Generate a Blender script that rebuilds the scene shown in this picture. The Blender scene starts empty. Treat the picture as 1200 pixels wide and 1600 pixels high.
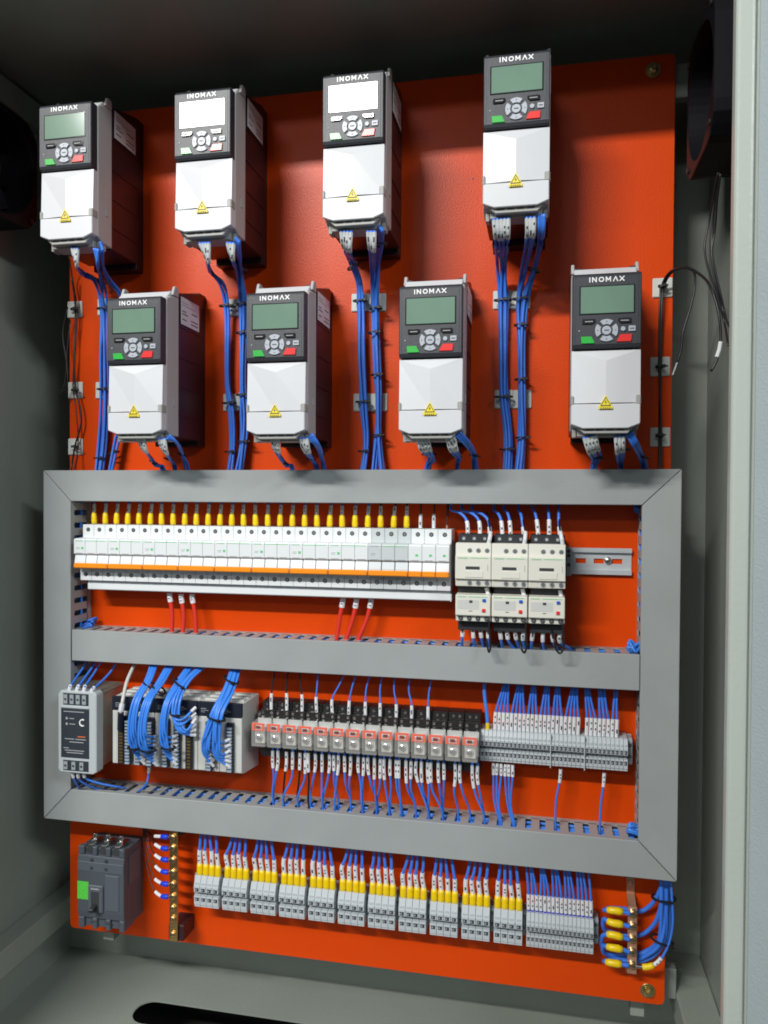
import bpy, bmesh, math, random
from mathutils import Vector, Matrix
random.seed(7)
S = bpy.context.scene
C = S.collection
R = math.radians

# ---------------------------------------------------------------- camera, world, light, exposure
cam_d = bpy.data.cameras.new('camera')
cam = bpy.data.objects.new('camera', cam_d); C.objects.link(cam); S.camera = cam
cam_d.sensor_fit = 'VERTICAL'; cam_d.sensor_height = 36.0
cam_d.lens = 1202.0 / 1600.0 * 36.0
cam_d.clip_start = 0.02; cam_d.clip_end = 60.0
yaw, pit, rol = R(11.67), R(0.93), R(0.335)
fwd = Vector((-math.sin(yaw) * math.cos(pit), math.cos(yaw) * math.cos(pit), -math.sin(pit)))
rt0 = Vector((math.cos(yaw), math.sin(yaw), 0.0)); up0 = rt0.cross(fwd)
rt = rt0 * math.cos(rol) + up0 * math.sin(rol); up = up0 * math.cos(rol) - rt0 * math.sin(rol)
m = Matrix((rt, up, -fwd)).transposed().to_4x4(); m.translation = Vector((0.0, -1.14, 0.0))
cam.matrix_world = m
cam_d.dof.use_dof = False

S.render.engine = 'CYCLES'
S.view_settings.view_transform = 'Standard'; S.view_settings.look = 'None'
S.view_settings.exposure = 0.0; S.view_settings.gamma = 1.0
S.cycles.max_bounces = 6; S.cycles.transparent_max_bounces = 8
w = bpy.data.worlds.new('World'); S.world = w; w.use_nodes = True
bg = w.node_tree.nodes['Background']; bg.inputs[0].default_value = (0.78, 0.9, 1.0, 1); bg.inputs[1].default_value = 0.29

# the room outside: bright walls and ceiling above, dull floor below
wt_ = w.node_tree; tc_ = wt_.nodes.new('ShaderNodeTexCoord'); sx_ = wt_.nodes.new('ShaderNodeSeparateXYZ'); rm_ = wt_.nodes.new('ShaderNodeMapRange'); mx_ = wt_.nodes.new('ShaderNodeMix')
wt_.links.new(tc_.outputs['Generated'], sx_.inputs[0]); wt_.links.new(sx_.outputs['Z'], rm_.inputs['Value'])
rm_.inputs['From Min'].default_value = -.25; rm_.inputs['From Max'].default_value = .25
mx_.data_type = 'RGBA'; mx_.inputs['A'].default_value = (.17, .18, .19, 1); mx_.inputs['B'].default_value = (.80, .9, 1.0, 1)
wt_.links.new(rm_.outputs[0], mx_.inputs['Factor']); wt_.links.new(mx_.outputs['Result'], bg.inputs[0])
S.cycles.pixel_filter_type = 'BLACKMAN_HARRIS'; S.cycles.filter_width = 1.8

def area(name, loc, target, sx, sy, power, col):
    d = bpy.data.lights.new(name, 'AREA'); d.shape = 'RECTANGLE'; d.size = sx; d.size_y = sy
    d.energy = power; d.color = col
    o = bpy.data.objects.new(name, d); C.objects.link(o); o.location = loc
    o.rotation_euler = (Vector(target) - Vector(loc)).to_track_quat('-Z', 'Y').to_euler()
    return o
# the long fluorescent fitting of the room, up and to the left in front of the cabinet
area('room_lamp', (-1.63, -3.2, 2.17), (-1.63, 0.0, 0.3), 1.70, 0.125, 172, (1.0, 0.985, 0.95))
# a second fitting farther back in the same row
area('room_lamp_far', (-1.5, -6.0, 2.35), (-1.5, 0.0, 0.3), 1.9, 0.25, 34, (0.92, 0.97, 1.0))

# a third fitting off to the right
area('room_lamp_right', (2.3, -2.7, 2.0), (-.6, 0.0, 0.0), 1.2, 0.2, 55, (0.94, 0.98, 1.0))

# ---------------------------------------------------------------- materials
MATS = {}
def mat(name, col, rough=0.5, metal=0.0, bump=0.0, bscale=400.0, var=0.0, vscale=8.0, spec=0.5, coat=0.0,
        alpha=1.0, rvar=0.0, emit=0.0, trans=0.0):
    mt = bpy.data.materials.new(name); mt.use_nodes = True; nt = mt.node_tree
    b = nt.nodes['Principled BSDF']
    b.inputs['Base Color'].default_value = (*col, 1); b.inputs['Roughness'].default_value = rough
    b.inputs['Metallic'].default_value = metal; b.inputs['Specular IOR Level'].default_value = spec
    b.inputs['Coat Weight'].default_value = coat; b.inputs['Coat Roughness'].default_value = 0.08
    b.inputs['Alpha'].default_value = alpha
    if trans: b.inputs['Transmission Weight'].default_value = trans
    tc = nt.nodes.new('ShaderNodeTexCoord')
    if var > 0 or rvar > 0:
        n = nt.nodes.new('ShaderNodeTexNoise'); n.inputs['Scale'].default_value = vscale; n.inputs['Detail'].default_value = 6
        nt.links.new(tc.outputs['Object'], n.inputs['Vector'])
        if var > 0:
            mr = nt.nodes.new('ShaderNodeMapRange'); mr.inputs['From Min'].default_value = 0.25; mr.inputs['From Max'].default_value = 0.75
            mr.inputs['To Min'].default_value = 1 - var; mr.inputs['To Max'].default_value = 1 + var
            nt.links.new(n.outputs['Fac'], mr.inputs['Value'])
            vm = nt.nodes.new('ShaderNodeVectorMath'); vm.operation = 'SCALE'; vm.inputs[0].default_value = col
            nt.links.new(mr.outputs[0], vm.inputs['Scale']); nt.links.new(vm.outputs[0], b.inputs['Base Color'])
        if rvar > 0:
            m2 = nt.nodes.new('ShaderNodeMapRange'); m2.inputs['To Min'].default_value = max(0.02, rough - rvar); m2.inputs['To Max'].default_value = min(1, rough + rvar)
            nt.links.new(n.outputs['Fac'], m2.inputs['Value']); nt.links.new(m2.outputs[0], b.inputs['Roughness'])
    if bump > 0:
        n2 = nt.nodes.new('ShaderNodeTexNoise'); n2.inputs['Scale'].default_value = bscale; n2.inputs['Detail'].default_value = 3
        nt.links.new(tc.outputs['Object'], n2.inputs['Vector'])
        bp = nt.nodes.new('ShaderNodeBump'); bp.inputs['Strength'].default_value = bump; bp.inputs['Distance'].default_value = 0.001
        nt.links.new(n2.outputs['Fac'], bp.inputs['Height']); nt.links.new(bp.outputs[0], b.inputs['Normal'])
    MATS[name] = mt
    return mt
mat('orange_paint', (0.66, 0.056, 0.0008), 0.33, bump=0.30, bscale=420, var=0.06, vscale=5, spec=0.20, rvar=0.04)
mat('cabinet_paint_shaded', (0.27, 0.30, 0.26), 0.45, bump=0.5, bscale=330, var=0.06, vscale=6, rvar=0.06)  # same paint as the flanges, darkened to put interior shade into the colour
mat('cabinet_paint_lit', (0.44, 0.48, 0.43), 0.30, bump=0.3, bscale=200, var=0.03, vscale=6)  # lighter copy of the cabinet paint, for the brightly lit front flanges
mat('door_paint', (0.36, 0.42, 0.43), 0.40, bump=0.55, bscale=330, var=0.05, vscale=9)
mat('duct_grey', (0.325, 0.35, 0.345), 0.40, bump=0.12, bscale=260, var=0.06, vscale=11, rvar=0.12)
mat('duct_inner', (0.38, 0.38, 0.36), 0.45, var=0.04)
mat('drive_white', (0.60, 0.61, 0.63), 0.36, bump=0.12, bscale=700, var=0.02)
mat('drive_grey', (0.42, 0.41, 0.40), 0.45, var=0.03, vscale=20)
mat('drive_trim', (0.33, 0.33, 0.31), 0.45, var=0.04)
mat('keypad_black', (0.030, 0.032, 0.040), 0.42, bump=0.2, bscale=900, var=0.05)
mat('heatsink_dark', (0.030, 0.012, 0.014), 0.35, var=0.15, vscale=15, spec=0.4)
mat('screen_green', (0.15, 0.25, 0.18), 0.12, spec=0.6, coat=1.0, var=0.08, vscale=20)
mat('screen_frame', (0.012, 0.013, 0.015), 0.12, spec=0.5)
mat('key_grey', (0.40, 0.43, 0.48), 0.35)
mat('key_dark', (0.02, 0.02, 0.022), 0.10)
mat('key_green', (0.035, 0.42, 0.06), 0.25)
mat('key_red', (0.75, 0.035, 0.03), 0.25)
mat('print_white', (0.85, 0.86, 0.86), 0.4)
mat('print_grey', (0.35, 0.37, 0.38), 0.5)
mat('print_green', (0.12, 0.55, 0.20), 0.5)
mat('print_dark', (0.03, 0.03, 0.035), 0.5)
mat('warning_yellow', (0.85, 0.68, 0.01), 0.4)
mat('ink', (0.07, 0.07, 0.075), 0.5)
mat('sticker', (0.62, 0.62, 0.64), 0.35, var=0.04)
mat('blue_wire', (0.045, 0.19, 0.72), 0.42, var=0.10, vscale=25, spec=0.5)
mat('light_blue_wire', (0.05, 0.24, 0.78), 0.36, var=0.08, vscale=25)
mat('black_wire', (0.012, 0.012, 0.014), 0.4)
mat('brown_wire', (0.05, 0.015, 0.01), 0.45)
mat('red_wire', (0.65, 0.035, 0.02), 0.35, var=0.06)
mat('grey_wire', (0.55, 0.55, 0.52), 0.4)
mat('sleeve_white', (0.72, 0.73, 0.75), 0.45, var=0.03)
mat('sleeve_grey', (0.60, 0.63, 0.63), 0.4, var=0.06, vscale=60)
mat('boot_yellow', (0.86, 0.60, 0.005), 0.35, var=0.05, vscale=40)
mat('boot_blue', (0.015, 0.05, 0.65), 0.35)
mat('tie_black', (0.010, 0.010, 0.012), 0.45)
mat('mount_white', (0.60, 0.61, 0.57), 0.5, var=0.04, vscale=30)
mat('breaker_white', (0.74, 0.77, 0.78), 0.30, var=0.015, vscale=20)
mat('breaker_grey', (0.55, 0.59, 0.60), 0.32, var=0.015, vscale=20)
mat('toggle_orange', (0.90, 0.28, 0.01), 0.35)
mat('hole_dark', (0.035, 0.038, 0.042), 0.6)
mat('screw_metal', (0.45, 0.45, 0.44), 0.35, metal=1.0)
mat('galvanised', (0.55, 0.58, 0.60), 0.40, metal=0.35, var=0.08, vscale=30, bump=0.1)
mat('steel_bright', (0.78, 0.78, 0.76), 0.22, metal=1.0)
mat('zinc_yellow', (0.55, 0.44, 0.20), 0.30, metal=1.0, var=0.2, vscale=60)
mat('brass', (0.62, 0.40, 0.17), 0.35, metal=1.0, var=0.12, vscale=60)
mat('copper', (0.60, 0.33, 0.21), 0.42, metal=0.6, var=0.15, vscale=50)
mat('contactor_cream', (0.70, 0.69, 0.61), 0.38, var=0.02, vscale=30)
mat('contactor_dark', (0.022, 0.024, 0.028), 0.45)
mat('key_blue', (0.02, 0.10, 0.50), 0.35)
mat('psu_grey', (0.46, 0.50, 0.51), 0.42, var=0.03)
mat('psu_metal', (0.40, 0.38, 0.33), 0.40, metal=0.8, var=0.18, vscale=25)
mat('psu_label', (0.035, 0.042, 0.055), 0.35, var=0.1)
mat('print_orange', (0.7, 0.15, 0.03), 0.5)
mat('plc_cream', (0.56, 0.57, 0.54), 0.42, var=0.03, vscale=30)
mat('plug_grey', (0.33, 0.40, 0.48), 0.35, var=0.2, vscale=90)
mat('plc_dark', (0.012, 0.016, 0.028), 0.35)
mat('gold_pin', (0.35, 0.22, 0.05), 0.4, metal=0.8)
mat('socket_black', (0.010, 0.009, 0.009), 0.42)
mat('relay_clear', (0.80, 0.79, 0.76), 0.10, alpha=0.22, coat=0.6)
mat('relay_red', (0.82, 0.16, 0.10), 0.35)
mat('relay_inner', (0.22, 0.06, 0.04), 0.4)
mat('relay_coil', (0.55, 0.53, 0.48), 0.30, metal=0.1, var=0.4, vscale=120)
mat('terminal_grey', (0.47, 0.51, 0.53), 0.42, var=0.03, vscale=50)
mat('terminal_edge', (0.30, 0.33, 0.35), 0.5)
mat('mccb_grey', (0.068, 0.080, 0.096), 0.48, bump=0.15, bscale=800, var=0.05)
mat('mccb_light', (0.085, 0.10, 0.12), 0.45)
mat('label_green', (0.09, 0.55, 0.06), 0.5, var=0.22, vscale=420)
mat('fan_black', (0.007, 0.007, 0.009), 0.5, var=0.1, spec=0.12)
mat('fan_edge', (0.018, 0.018, 0.02), 0.45)
mat('deep_dark', (0.008, 0.007, 0.006), 0.8)
mat('cream_light_patch', (0.55, 0.52, 0.38), 0.5)

# ---------------------------------------------------------------- mesh helpers
class MB:
    def __init__(s): s.v = []; s.f = []; s.m = []; s.names = []
    def mi(s, n):
        if n not in s.names: s.names.append(n)
        return s.names.index(n)
    def add(s, vs, fs, mt):
        o = len(s.v); k = s.mi(mt); s.v += [tuple(v) for v in vs]
        for f in fs: s.f.append(tuple(i + o for i in f)); s.m.append(k)
        return s
    def box(s, x0, x1, y0, y1, z0, z1, mt):
        vs = [(x, y, z) for x in (x0, x1) for y in (y0, y1) for z in (z0, z1)]
        return s.add(vs, [(0, 1, 3, 2), (4, 6, 7, 5), (0, 4, 5, 1), (2, 3, 7, 6), (0, 2, 6, 4), (1, 5, 7, 3)], mt)
    def prism_xz(s, poly, y0, y1, mt):      # polygon in x,z pushed along y
        n = len(poly); vs = [(p[0], y0, p[1]) for p in poly] + [(p[0], y1, p[1]) for p in poly]
        fs = [tuple(range(n)), tuple(range(2 * n - 1, n - 1, -1))] + [(i, i + n, (i + 1) % n + n, (i + 1) % n) for i in range(n)]
        return s.add(vs, fs, mt)
    def prism_yz(s, poly, x0, x1, mt):
        n = len(poly); vs = [(x0, p[0], p[1]) for p in poly] + [(x1, p[0], p[1]) for p in poly]
        fs = [tuple(range(n)), tuple(range(2 * n - 1, n - 1, -1))] + [(i, i + n, (i + 1) % n + n, (i + 1) % n) for i in range(n)]
        return s.add(vs, fs, mt)
    def cyl(s, c, r, d0, d1, mt, axis='y', n=14, dome=0.0):
        c = Vector(c); vs = []
        def pt(a, t, rr):
            q = (rr * math.cos(a), rr * math.sin(a))
            if axis == 'y': return (c.x + q[0], c.y + t, c.z + q[1])
            if axis == 'z': return (c.x + q[0], c.y + q[1], c.z + t)
            return (c.x + t, c.y + q[0], c.z + q[1])
        rings = [(d0, r), (d1, r)] if dome == 0 else [(d0, r), (d1, r), (d1 + dome * .7, r * .7), (d1 + dome, r * .3)]
        for t, rr in rings:
            vs += [pt(2 * math.pi * i / n, t, rr) for i in range(n)]
        fs = [tuple(range(n))] + [(k * n + i, (k + 1) * n + i, (k + 1) * n + (i + 1) % n, k * n + (i + 1) % n) for k in range(len(rings) - 1) for i in range(n)]
        fs.append(tuple(range((len(rings) - 1) * n, len(rings) * n)))
        return s.add(vs, fs, mt)
    def tube(s, pts, r, mt, n=6, cap=True, marks=None, flat=1.0):
        P_ = [Vector(p) for p in pts]; k = len(P_); vs = []; ref = Vector((0, -1, 0))
        for i, p in enumerate(P_):
            t = (P_[min(i + 1, k - 1)] - P_[max(i - 1, 0)]).normalized()
            a = ref - t * ref.dot(t)
            if a.length < 0.15: a = Vector((1, 0, 0)) - t * t.x
            a.normalize(); b = t.cross(a)
            rr = r[i] if isinstance(r, (list, tuple)) else r
            vs += [p + a * (math.cos(2 * math.pi * (j + .5) / n) * rr) + b * (math.sin(2 * math.pi * (j + .5) / n) * rr * flat) for j in range(n)]
        fs = []; o = len(s.v); s.v += [tuple(v) for v in vs]; kk = s.mi(mt)
        for i in range(k - 1):
            for j in range(n):
                s.f.append((o + i * n + j, o + i * n + (j + 1) % n, o + (i + 1) * n + (j + 1) % n, o + (i + 1) * n + j))
                s.m.append(s.mi('ink') if marks and i in marks and j == n - 1 else kk)
        if cap:
            s.f.append(tuple(o + j for j in range(n - 1, -1, -1))); s.m.append(kk)
            s.f.append(tuple(o + (k - 1) * n + j for j in range(n))); s.m.append(kk)
        return s
    def mesh(s, name, bevel=0.0, smooth=False, seg=1):
        me = bpy.data.meshes.new(name); me.from_pydata(s.v, [], s.f)
        for n in s.names: me.materials.append(MATS[n])
        me.polygons.foreach_set('material_index', s.m)
        bm = bmesh.new(); bm.from_mesh(me)
        bmesh.ops.recalc_face_normals(bm, faces=bm.faces)
        if bevel > 0:
            es = [e for e in bm.edges if len(e.link_faces) == 2 and e.calc_face_angle(0) > 0.5]
            bmesh.ops.bevel(bm, geom=es, offset=bevel, segments=seg, affect='EDGES', profile=0.6, clamp_overlap=True)
        bm.to_mesh(me); bm.free()
        if smooth: me.polygons.foreach_set('use_smooth', [True] * len(me.polygons))
        me.update()
        return me

def link(name, data, parent=None, loc=None):
    o = bpy.data.objects.new(name, data); C.objects.link(o)
    if parent is not None: o.parent = parent
    if loc is not None: o.location = loc
    return o
def part(name, mb, parent, bevel=0.0, smooth=False, loc=None, label=None, seg=1):
    o = link(name, mb.mesh(name, bevel, smooth, seg), parent, loc)
    if label: o['label'] = label
    return o
def tag(o, label, cat, group=None):
    o['label'] = label; o['category'] = cat
    if group: o['group'] = group
    return o
def thing(name, label, cat, loc=(0, 0, 0), group=None):
    return tag(link(name, None, loc=loc), label, cat, group)
def copy_tree(o, parent=None):
    c = o.copy(); C.objects.link(c); c.parent = parent
    for ch in o.children: copy_tree(ch, c)
    return c
def box(x0, x1, y0, y1, z0, z1, mt): return MB().box(x0, x1, y0, y1, z0, z1, mt)
ONES = ['', 'first', 'second', 'third', 'fourth', 'fifth', 'sixth', 'seventh', 'eighth', 'ninth', 'tenth', 'eleventh', 'twelfth',
        'thirteenth', 'fourteenth', 'fifteenth', 'sixteenth', 'seventeenth', 'eighteenth', 'nineteenth']
def nth(i):
    if i < 20: return ONES[i]
    t = {2: ('twent', 'twenty'), 3: ('thirt', 'thirty'), 4: ('fort', 'forty')}[i // 10]
    return t[0] + 'ieth' if i % 10 == 0 else t[1] + '-' + ONES[i % 10]

def smooth_path(pts, sub=5):
    P_ = [Vector(p) for p in pts]
    if len(P_) < 3:
        return [P_[0].lerp(P_[-1], t / sub) for t in range(sub + 1)]
    P_ = [P_[0] * 2 - P_[1]] + P_ + [P_[-1] * 2 - P_[-2]]; out = []
    for i in range(1, len(P_) - 2):
        a, b, c, d = P_[i - 1], P_[i], P_[i + 1], P_[i + 2]
        def kn(u, v): return max(1e-5, (v - u).length ** 0.5)
        t0 = 0; t1 = kn(a, b); t2 = t1 + kn(b, c); t3 = t2 + kn(c, d)
        for q in range(sub):
            t = t1 + (t2 - t1) * q / sub
            A1 = a * ((t1 - t) / t1) + b * (t / t1)
            A2 = b * ((t2 - t) / (t2 - t1)) + c * ((t - t1) / (t2 - t1))
            A3 = c * ((t3 - t) / (t3 - t2)) + d * ((t - t2) / (t3 - t2))
            B1 = A1 * ((t2 - t) / t2) + A2 * (t / t2)
            B2 = A2 * ((t3 - t) / (t3 - t1)) + A3 * ((t - t1) / (t3 - t1))
            out.append(B1 * ((t2 - t) / (t2 - t1)) + B2 * ((t - t1) / (t2 - t1)))
    out.append(P_[-2]); return out
def sub_path(pts, s0, s1, n):
    L = [0.0]
    for i in range(1, len(pts)): L.append(L[-1] + (pts[i] - pts[i - 1]).length)
    out = []
    for k in range(n + 1):
        s = min(L[-1], s0 + (s1 - s0) * k / n); i = 1
        while i < len(L) - 1 and L[i] < s: i += 1
        f = (s - L[i - 1]) / max(1e-9, L[i] - L[i - 1]); out.append(pts[i - 1].lerp(pts[i], f))
    return out
def wire(label, group, pts, r, mt, jackets=(), n=6, sub=5, cat='wire', name='wire'):
    """a wire from its terminal outward; jackets = (part name, start, end, radius, material, marked)"""
    base = Vector(pts[0]); sp = [p - base for p in smooth_path(pts, sub)]
    o = link(name, MB().tube(sp, r, mt, n).mesh(name, 0, True), None, base); tag(o, label, cat, group)
    for (nm, s0, s1, rr, m2, mk) in jackets:
        q = sub_path(sp, s0, s1, 9 if mk else 3)
        marks = set(random.sample([2, 3, 5, 6], 2)) if mk else None
        if nm == 'crimp_boot':
            q = sub_path(sp, s0, s1, 4); rad = [rr * .92, rr * 1.06, rr, rr * .98, rr * .86]
            part(nm, MB().tube(q, rad, m2, 8, flat=1.05), o, 0, True)
        else:
            part(nm, MB().tube(q, rr, m2, 8, marks=marks), o, 0, False)
    return o
def tie(c, wx, wy, label, group='black cable ties', tilt=0.0, w_=0.0022):
    """a cable tie closed round a bundle: band, head and cut tail"""
    t = thing('cable_tie', label, 'cable tie', c, group); t.rotation_euler = (0, tilt, 0)
    mb = MB(); n = 16; vs = []; fs = []
    for i in range(n):
        a = 2 * math.pi * i / n
        for rr in (1.0, 1.22):
            for zz in (-w_ / 2, w_ / 2): vs.append((math.cos(a) * wx * rr, math.sin(a) * wy * rr, zz))
    for i in range(n):
        a = i * 4; b = ((i + 1) % n) * 4
        fs += [(a, b, b + 1, a + 1), (a + 2, a + 3, b + 3, b + 2), (a, a + 2, b + 2, b), (a + 1, b + 1, b + 3, a + 3)]
    mb.add(vs, fs, 'tie_black'); part('band', mb, t, 0, False)
    hd = MB().box(-.0022, .0022, -.0032, 0, -.0022, .0022, 'tie_black'); hx = wx * random.uniform(.3, .95)
    part('head', hd, t, 0.0004, loc=(hx, -wy * 1.05, 0))
    tl = MB().box(0, .004, -.001, 0, -.0012, .0012, 'tie_black'); part('tail', tl, t, 0, loc=(hx + .0015, -wy * 1.1, 0))
    return t

# ---------------------------------------------------------------- the cabinet
XL, XR, YB, YF, ZT, ZB = -0.858, 0.249, 0.14, -0.30, 0.672, -0.84
cab = thing('electrical_cabinet', 'large pale grey steel cabinet standing open around the orange plate', 'cabinet', (-0.29, 0, ZB))
def cpart(name, mb, bevel=0.0, label=None, seg=1):
    o = part(name, mb, cab, bevel, label=label, loc=(0.29, 0, -ZB), seg=seg); return o
cpart('back_panel', box(XL - .002, XR + .002, YB, YB + .002, ZB - .002, ZT + .002, 'cabinet_paint_shaded'))
cpart('side_panel', box(XL - .002, XL, YF, YB, ZB, ZT, 'cabinet_paint_shaded'))
cpart('side_panel', box(XR, XR + .002, YF, YB, ZB, ZT, 'cabinet_paint_shaded'))
cpart('roof_panel', box(XL - .002, XR + .002, YF, YB, ZT, ZT + .002, 'cabinet_paint_shaded'))
# floor sheet with a long rounded gland opening
def floor_sheet():
    bm = bmesh.new(); ox0, ox1, oy0, oy1 = -.648, -.15, -.026, .030; rr = .026
    outer = [(XL, YF), (XR, YF), (XR, YB), (XL, YB)]; inner = []
    for cx, cy, a0 in ((ox1 - rr, oy1 - rr, 0), (ox0 + rr, oy1 - rr, 90), (ox0 + rr, oy0 + rr, 180), (ox1 - rr, oy0 + rr, 270)):
        for k in range(7):
            a = R(a0 + 15 * k); inner.append((cx + rr * math.cos(a), cy + rr * math.sin(a)))
    es = []
    for lp in (outer, inner):
        vs = [bm.verts.new((x, y, ZB)) for x, y in lp]
        es += [bm.edges.new((vs[i], vs[(i + 1) % len(vs)])) for i in range(len(vs))]
    bmesh.ops.triangle_fill(bm, edges=es, use_beauty=True)
    g = bmesh.ops.extrude_face_region(bm, geom=bm.faces[:])
    for v in [e for e in g['geom'] if isinstance(e, bmesh.types.BMVert)]: v.co.z -= .002
    bmesh.ops.recalc_face_normals(bm, faces=bm.faces)
    me = bpy.data.meshes.new('floor_panel'); bm.to_mesh(me); bm.free(); me.materials.append(MATS['cabinet_paint_shaded']); return me
o = link('floor_panel', floor_sheet(), cab, (0.29, 0, -ZB))
cpart('plinth', MB().box(XL, XR, YF, YF + .002, ZB - .12, ZB - .002, 'deep_dark').box(XL, XR, YB - .002, YB, ZB - .12, ZB - .002, 'deep_dark')
      .box(XL, XR, YF, YB, ZB - .13, ZB - .12, 'deep_dark'), label='dark plinth space under the floor opening')
# depth rails low on both sides, strips high up, bottom and top brackets
cpart('side_rail', box(XL + .0005, -.821, YF + .003, YB - .001, -.754, -.710, 'cabinet_paint_shaded'), .002)
cpart('side_rail', box(.196, XR - .0005, YF + .003, YB - .001, -.762, -.715, 'cabinet_paint_shaded'), .002)
cpart('upper_rail', box(.216, XR - .0005, YF + .003, YB - .001, .620, .664, 'cabinet_paint_shaded'), .0015)
cpart('upper_rail', box(XL + .0005, -.838, YF + .003, YB - .001, .622, .665, 'cabinet_paint_shaded'), .0015)
for bx, bz0, bz1 in ((0.1331, -.760, -.700), (-0.7268, -.752, -.700)):
    cpart('plate_bracket', box(bx, bx + .020, .035, .055, bz0, bz1, 'cabinet_paint_shaded'), .001)
cpart('plate_bracket', box(.150, .196, .030, .050, -.724, -.680, 'cabinet_paint_shaded'), .001)
cpart('plate_bracket', box(.150, .205, .006, .024, .565, .612, 'cabinet_paint_shaded'), .001)
# front flanges of the frame
def flange(x0, x1):
    s = 1 if x0 > 0 else -1
    mb = MB(); xa, xb = (x0, x1)
    mb.box(xa, xb, YF - .001, YF + .016, ZB, ZT + .05, 'cabinet_paint_lit'); return mb
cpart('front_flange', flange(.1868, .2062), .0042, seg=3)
cpart('front_flange', box(.2062, XR + .002, YF + .004, YF + .012, ZB, ZT + .05, 'cabinet_paint_lit'))
cpart('front_flange', box(XL - .002, -.815, YF - .001, YF + .016, ZB, ZT + .05, 'cabinet_paint_lit'), .003, seg=2)
cpart('front_flange', box(XL - .002, XR + .002, YF - .001, YF + .016, ZT - .004, ZT + .03, 'cabinet_paint_lit'), .003, seg=2)
# the open right door, folded back past the flange
door = MB(); a = Vector((.2080, -.300)); b = Vector((.52, -.66)); d = (b - a).normalized(); nrm = Vector((-d.y, d.x)) * .018
pl = [a, b, b + nrm, a + nrm]
n4 = [(p.x, p.y, z) for z in (ZB + .01, ZT + .02) for p in pl]
door.add(n4, [(0, 1, 2, 3), (7, 6, 5, 4), (0, 4, 5, 1), (1, 5, 6, 2), (2, 6, 7, 3), (3, 7, 4, 0)], 'door_paint')
cpart('door', door, .002, 'pale textured steel door swung open on the right')

# ---------------------------------------------------------------- the orange mounting plate
pl_ = thing('mounting_plate', 'big glossy orange painted steel plate carrying all the devices', 'mounting plate', (-.295, 0, -.7165))
def plate_sheet():
    x0, x1, z0, z1, rr = -.766, .1755, -.7165, .624, .008; poly = []
    for cx, cz, a0 in ((x1 - rr, z1 - rr, 0), (x0 + rr, z1 - rr, 90), (x0 + rr, z0 + rr, 180), (x1 - rr, z0 + rr, 270)):
        for k in range(5): aa = R(a0 + 22.5 * k); poly.append((cx + rr * math.cos(aa) + .295, cz + rr * math.sin(aa) + .7165))
    return MB().prism_xz(poly, 0.0, 0.003, 'orange_paint')
part('sheet', plate_sheet(), pl_, .0006)
def bolt(x, z, label):
    t = thing('mounting_bolt', label, 'bolt', (x, 0, z), 'corner bolts of the orange plate')
    part('washer', MB().cyl((0, 0, 0), .0105, 0, -.0015, 'zinc_yellow', n=24), t, .0004, False)
    hx = MB(); hx.cyl((0, 0, 0), .0065, -.0015, -.0065, 'zinc_yellow', n=6, dome=-.0012); part('hex_head', hx, t, .0005)
    part('thread_end', MB().cyl((0, 0, 0), .0032, -.006, -.0095, 'zinc_yellow', n=12), t)
bolt(.1525, -.6977, 'yellow zinc bolt low on the orange plate by its bottom right corner')
bolt(.1455, .603, 'yellow zinc bolt in shade at the top right corner of the orange plate')
mk_ = thing('paint_chip', 'tiny dark red speck on the orange paint left of the tallest top right drive', 'speck', (-0.1050, -.0003, 0.4721))
part('chip', MB().cyl((0, 0, 0), .0014, 0, -.0003, 'brown_wire', n=7), mk_)

# ---------------------------------------------------------------- wiring ducts
DX0, DX1, IX0, IX1 = -.7735, .1805, -.7257, .1310
GD = 'grey slotted wiring ducts framing the rows'
def comb(L, pitch=.02, slot=.0085):
    """slotted wall along +u, fingers stand out from the plate; built in (u, y) and given 1.6 mm thickness later"""
    boxes = [(0, L, -.010, -.0005)]; n = int(L / pitch); off = (L - n * pitch) / 2
    for i in range(n + 1):
        u0 = off + i * pitch - pitch + slot / 2; u1 = u0 + pitch - slot
        u0 = max(u0, 0); u1 = min(u1, L)
        if u1 - u0 < .002: continue
        boxes.append((u0, u1, -.046, -.010))
        boxes.append((max(0, u0 - slot / 2 + .0008), min(L, u1 + slot / 2 - .0008), -.0512, -.046))
        # rounded root of each slot
        boxes.append((max(0, u0 - .0012), min(L, u1 + .0012), -.0118, -.010))
    return boxes
def duct_h(label, x0, x1, z0, z1, cover_poly):
    t = thing('wiring_duct', label, 'wiring duct', (x0, 0, z0), GD)
    L = x1 - x0; H = z1 - z0
    part('base', box(.0005, L - .0005, -.002, -.0003, .001, H - .001, 'duct_inner'), t)
    for zz in (0.0008, H - .0024):
        mb = MB()
        for (u0, u1, y0, y1) in comb(L): mb.box(u0, u1, y0, y1, zz, zz + .0016, 'duct_grey')
        part('slotted_wall', mb, t)
    lip = MB().prism_xz([(px - x0, pz - z0) for px, pz in cover_poly], -.058, -.0555, 'duct_grey')
    part('cover', lip, t, .0007)
    lo = sorted(cover_poly, key=lambda p: p[1]); a, b = lo[:2], lo[2:]
    for (pp, sgn) in ((a, 1), (b, -1)):
        xa, xb = min(pp[0][0], pp[1][0]) - x0, max(pp[0][0], pp[1][0]) - x0; zc = pp[0][1] - z0
        part('cover_lip', box(xa + .0005, xb - .0005, -.0555, -.0490, min(zc, zc + sgn * .0013) - .0003, max(zc, zc + sgn * .0013) - .0003, 'duct_grey'), t)
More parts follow.
